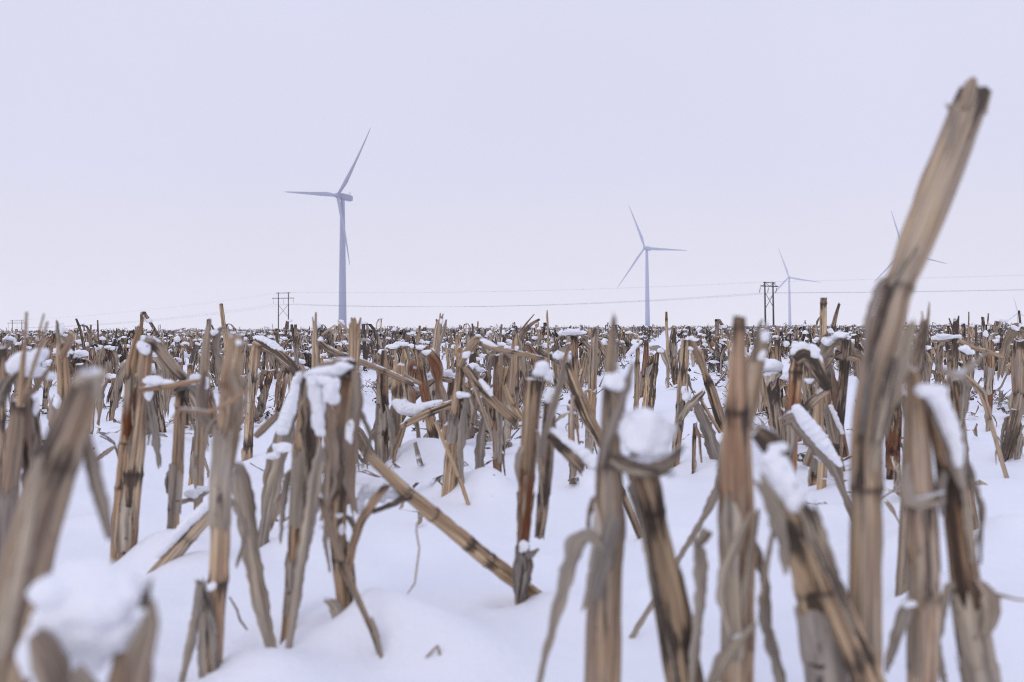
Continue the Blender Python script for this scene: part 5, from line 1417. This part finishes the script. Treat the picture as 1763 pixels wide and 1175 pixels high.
turbine(1752, 540, 2650, R_(-24), R_(-20), 50.0, 2.0, 'tiniest faint wind turbine, farthest off at the edge of the horizon', H=80.0)

# ------------------------------------------------------------------ power line
def rod(mb, a, b, r, n=8):
    a = np.asarray(a, float); b = np.asarray(b, float)
    T = unit(b - a); N = unit(np.cross(T, [.3, .2, 1.] if abs(T[2]) < .9 else [1., 0, 0])); Bn = np.cross(T, N)
    th = np.linspace(0, 2 * math.pi, n, endpoint=False)
    ring = np.cos(th)[:, None] * N + np.sin(th)[:, None] * Bn
    r0, r1 = (r, r) if np.isscalar(r) else r
    loft(mb, [a + ring * r0, b + ring * r1])
def pylon(px, d, arm_ang, base_z, Hp, arm_z, label, spacing=5.0, arm=11.0, vee=False, swing=0.0, insul_r=.10, ztop=None, thick=1.0):
    """two-pole timber frame; returns conductor and shield-wire attachment points"""
    v = FWD + RIGHT * ((px - PPX) / F)
    c = np.array([v[0] * d, v[1] * d, base_z])
    w = np.array([math.cos(arm_ang), math.sin(arm_ang), 0])
    root = empty('power_pylon', c)
    tag(root, label, 'pylon', 'wooden H-frame pylons of the power line')
    Z = lambda s, z: c + w * s + np.array([0, 0, z])
    for s in (-1, 1):
        mb = MB(); rod(mb, Z(s * spacing / 2, -.6), Z(s * spacing / 2, Hp), (.24 * thick, .17 * thick), 12); mb.build('pole', M_POLE, root, c, attrs=False)
    f_ = np.cross(w, [0, 0, 1.]) * .26
    mb = MB(); rod(mb, Z(-arm / 2, arm_z) + f_, Z(arm / 2, arm_z) + f_, .13 * thick); mb.build('crossarm', M_POLE, root, c, attrs=False)
    mb = MB(); rod(mb, Z(-spacing * .73, Hp - .35) + f_, Z(spacing * .73, Hp - .35) + f_, .10 * thick); mb.build('top_beam', M_POLE, root, c, attrs=False)
    zx = arm_z - 2.9
    for s in (-1, 1):
        mb = MB(); rod(mb, Z(-s * spacing / 2, zx) + f_ * (.9 + .5 * (s > 0)), Z(s * spacing / 2, zx - 5.6) + f_ * (.9 + .5 * (s > 0)), .07 * thick); mb.build('cross_brace', M_POLE, root, c, attrs=False)
    if vee:
        for a0, a1 in ((-spacing * .5, -arm * .42), (-spacing * .45, 0), (spacing * .45, 0), (spacing * .5, arm * .42)):
            mb = MB(); rod(mb, Z(a0, Hp - .5) + f_ * 1.4, Z(a1, arm_z) + f_ * 1.4, .06 * thick); mb.build('knee_brace', M_POLE, root, c, attrs=False)
    at_ = []
    for s in (-1, 0, 1):
        p0 = Z(s * (arm / 2 - .4), arm_z - .12); p1 = p0 + np.array([-w[0] * swing, -w[1] * swing, -2.5])
        mb = MB(); rod(mb, p0, p0 + (p1 - p0) * .18, .03, 6)
        for k_ in range(9):
            m0 = p0 + (p1 - p0) * (.18 + .085 * k_); rod(mb, m0, m0 + (p1 - p0) * .05, (insul_r * .6, insul_r), 8); rod(mb, m0 + (p1 - p0) * .04, m0 + (p1 - p0) * .09, insul_r * .5, 6)
        mb.build('insulator', M_INSUL, root, c, attrs=False)
        at_.append(p1)
    return at_, [Z(-spacing / 2, Hp), Z(spacing / 2, Hp)]
pA = pylon(30, 520, R_(-8), -9.7, 15.9, 14.4, 'farthest wooden pylon half sunk behind the horizon, only its arms and brace showing', spacing=5.4, arm=10.6, insul_r=.08)
pB = pylon(488, 455, R_(-14), 0.0, 17.4, 14.7, 'slim wooden H-frame pylon with X brace standing near the largest turbine', insul_r=.08, thick=1.15)
pC = pylon(1324, 385, R_(38), 0.0, 17.6, 15.9, 'dark sturdy wooden H-frame pylon with knee braces beside a small turbine', vee=True, swing=.9, arm=10.8, spacing=5.0, insul_r=.17, thick=1.6)
def wire(a, b, sag, r, label):
    a = np.asarray(a); b = np.asarray(b)
    n = 48; t = np.linspace(0, 1, n)
    P = a + (b - a) * t[:, None]; P[:, 2] -= sag * 4 * t * (1 - t)
    V, Fq = tri_tube(P, np.full(n, r), 5)
    me_ = bpy.data.meshes.new('power_line_wire'); me_.from_pydata((V - a).tolist(), [], Fq)
    me_.polygons.foreach_set('use_smooth', [True] * len(me_.polygons)); me_.materials.append(M_WIRE)
    o_ = bpy.data.objects.new('power_line_wire', me_); COL.objects.link(o_); o_.location = a.tolist()
    tag(o_, label, 'power line', 'wires strung between the pylons')
pD_off = np.array([205., -62., 1.5])
NM = ['lower wire on the near end of the arm', 'lower wire on the middle of the arm', 'lower wire on the far end of the arm']
for k_ in range(3):
    wire(pA[0][k_], pB[0][k_], 2.2, .020, ['first', 'middle', 'last'][k_] + ' of three lower wires sloping down from the slim pylon to the half-sunk pylon')
    wire(pB[0][k_], pC[0][k_], 3.0, .024, ['first', 'middle', 'last'][k_] + ' of three lower wires sagging between the slim pylon and the knee-braced pylon')
    wire(pC[0][k_], pC[0][k_] + pD_off, 1.0, .021, ['first', 'middle', 'last'][k_] + ' of three lower wires running out of frame from the knee-braced pylon')
for k_ in range(2):
    wire(pA[1][k_], pB[1][k_], 1.6, .011, ['one', 'other'][k_] + ' of two faint top wires between the slim pylon and the half-sunk pylon')
    wire(pB[1][k_], pC[1][k_], 1.6, .013, ['one', 'other'][k_] + ' of two faint top wires between the slim pylon and the knee-braced pylon')
    wire(pC[1][k_], pC[1][k_] + pD_off + np.array([0, 0, 1.5]), .6, .013, ['one', 'other'][k_] + ' of two faint top wires running out of frame from the knee-braced pylon')

# ------------------------------------------------------------------ winter haze over the plain
x0, x1, y0, y1, z0, z1 = -2200, 2200, -300, 3400, -52, 150
hv = [(x, y, z) for x in (x0, x1) for y in (y0, y1) for z in (z0, z1)]
hf = [(0, 1, 3, 2), (4, 6, 7, 5), (0, 4, 5, 1), (2, 3, 7, 6), (0, 2, 6, 4), (1, 5, 7, 3)]
me = bpy.data.meshes.new('haze'); me.from_pydata(hv, [], hf); me.update()
haze = bpy.data.objects.new('haze', me); COL.objects.link(haze)
haze.display_type = 'WIRE'
mh = bpy.data.materials.new('haze_air'); mh.use_nodes = True
nt = mh.node_tree; nt.nodes.clear()
ho = nt.nodes.new('ShaderNodeOutputMaterial'); hp = nt.nodes.new('ShaderNodeVolumePrincipled')
hp.inputs['Color'].default_value = (.985, .98, 1.0, 1)
hp.inputs['Density'].default_value = .00021
nt.links.new(hp.outputs[0], ho.inputs['Volume'])
mh.cycles.homogeneous_volume = True
me.materials.append(mh)
tag(haze, 'thin pale winter haze lying over the snowy plain', kind='stuff')
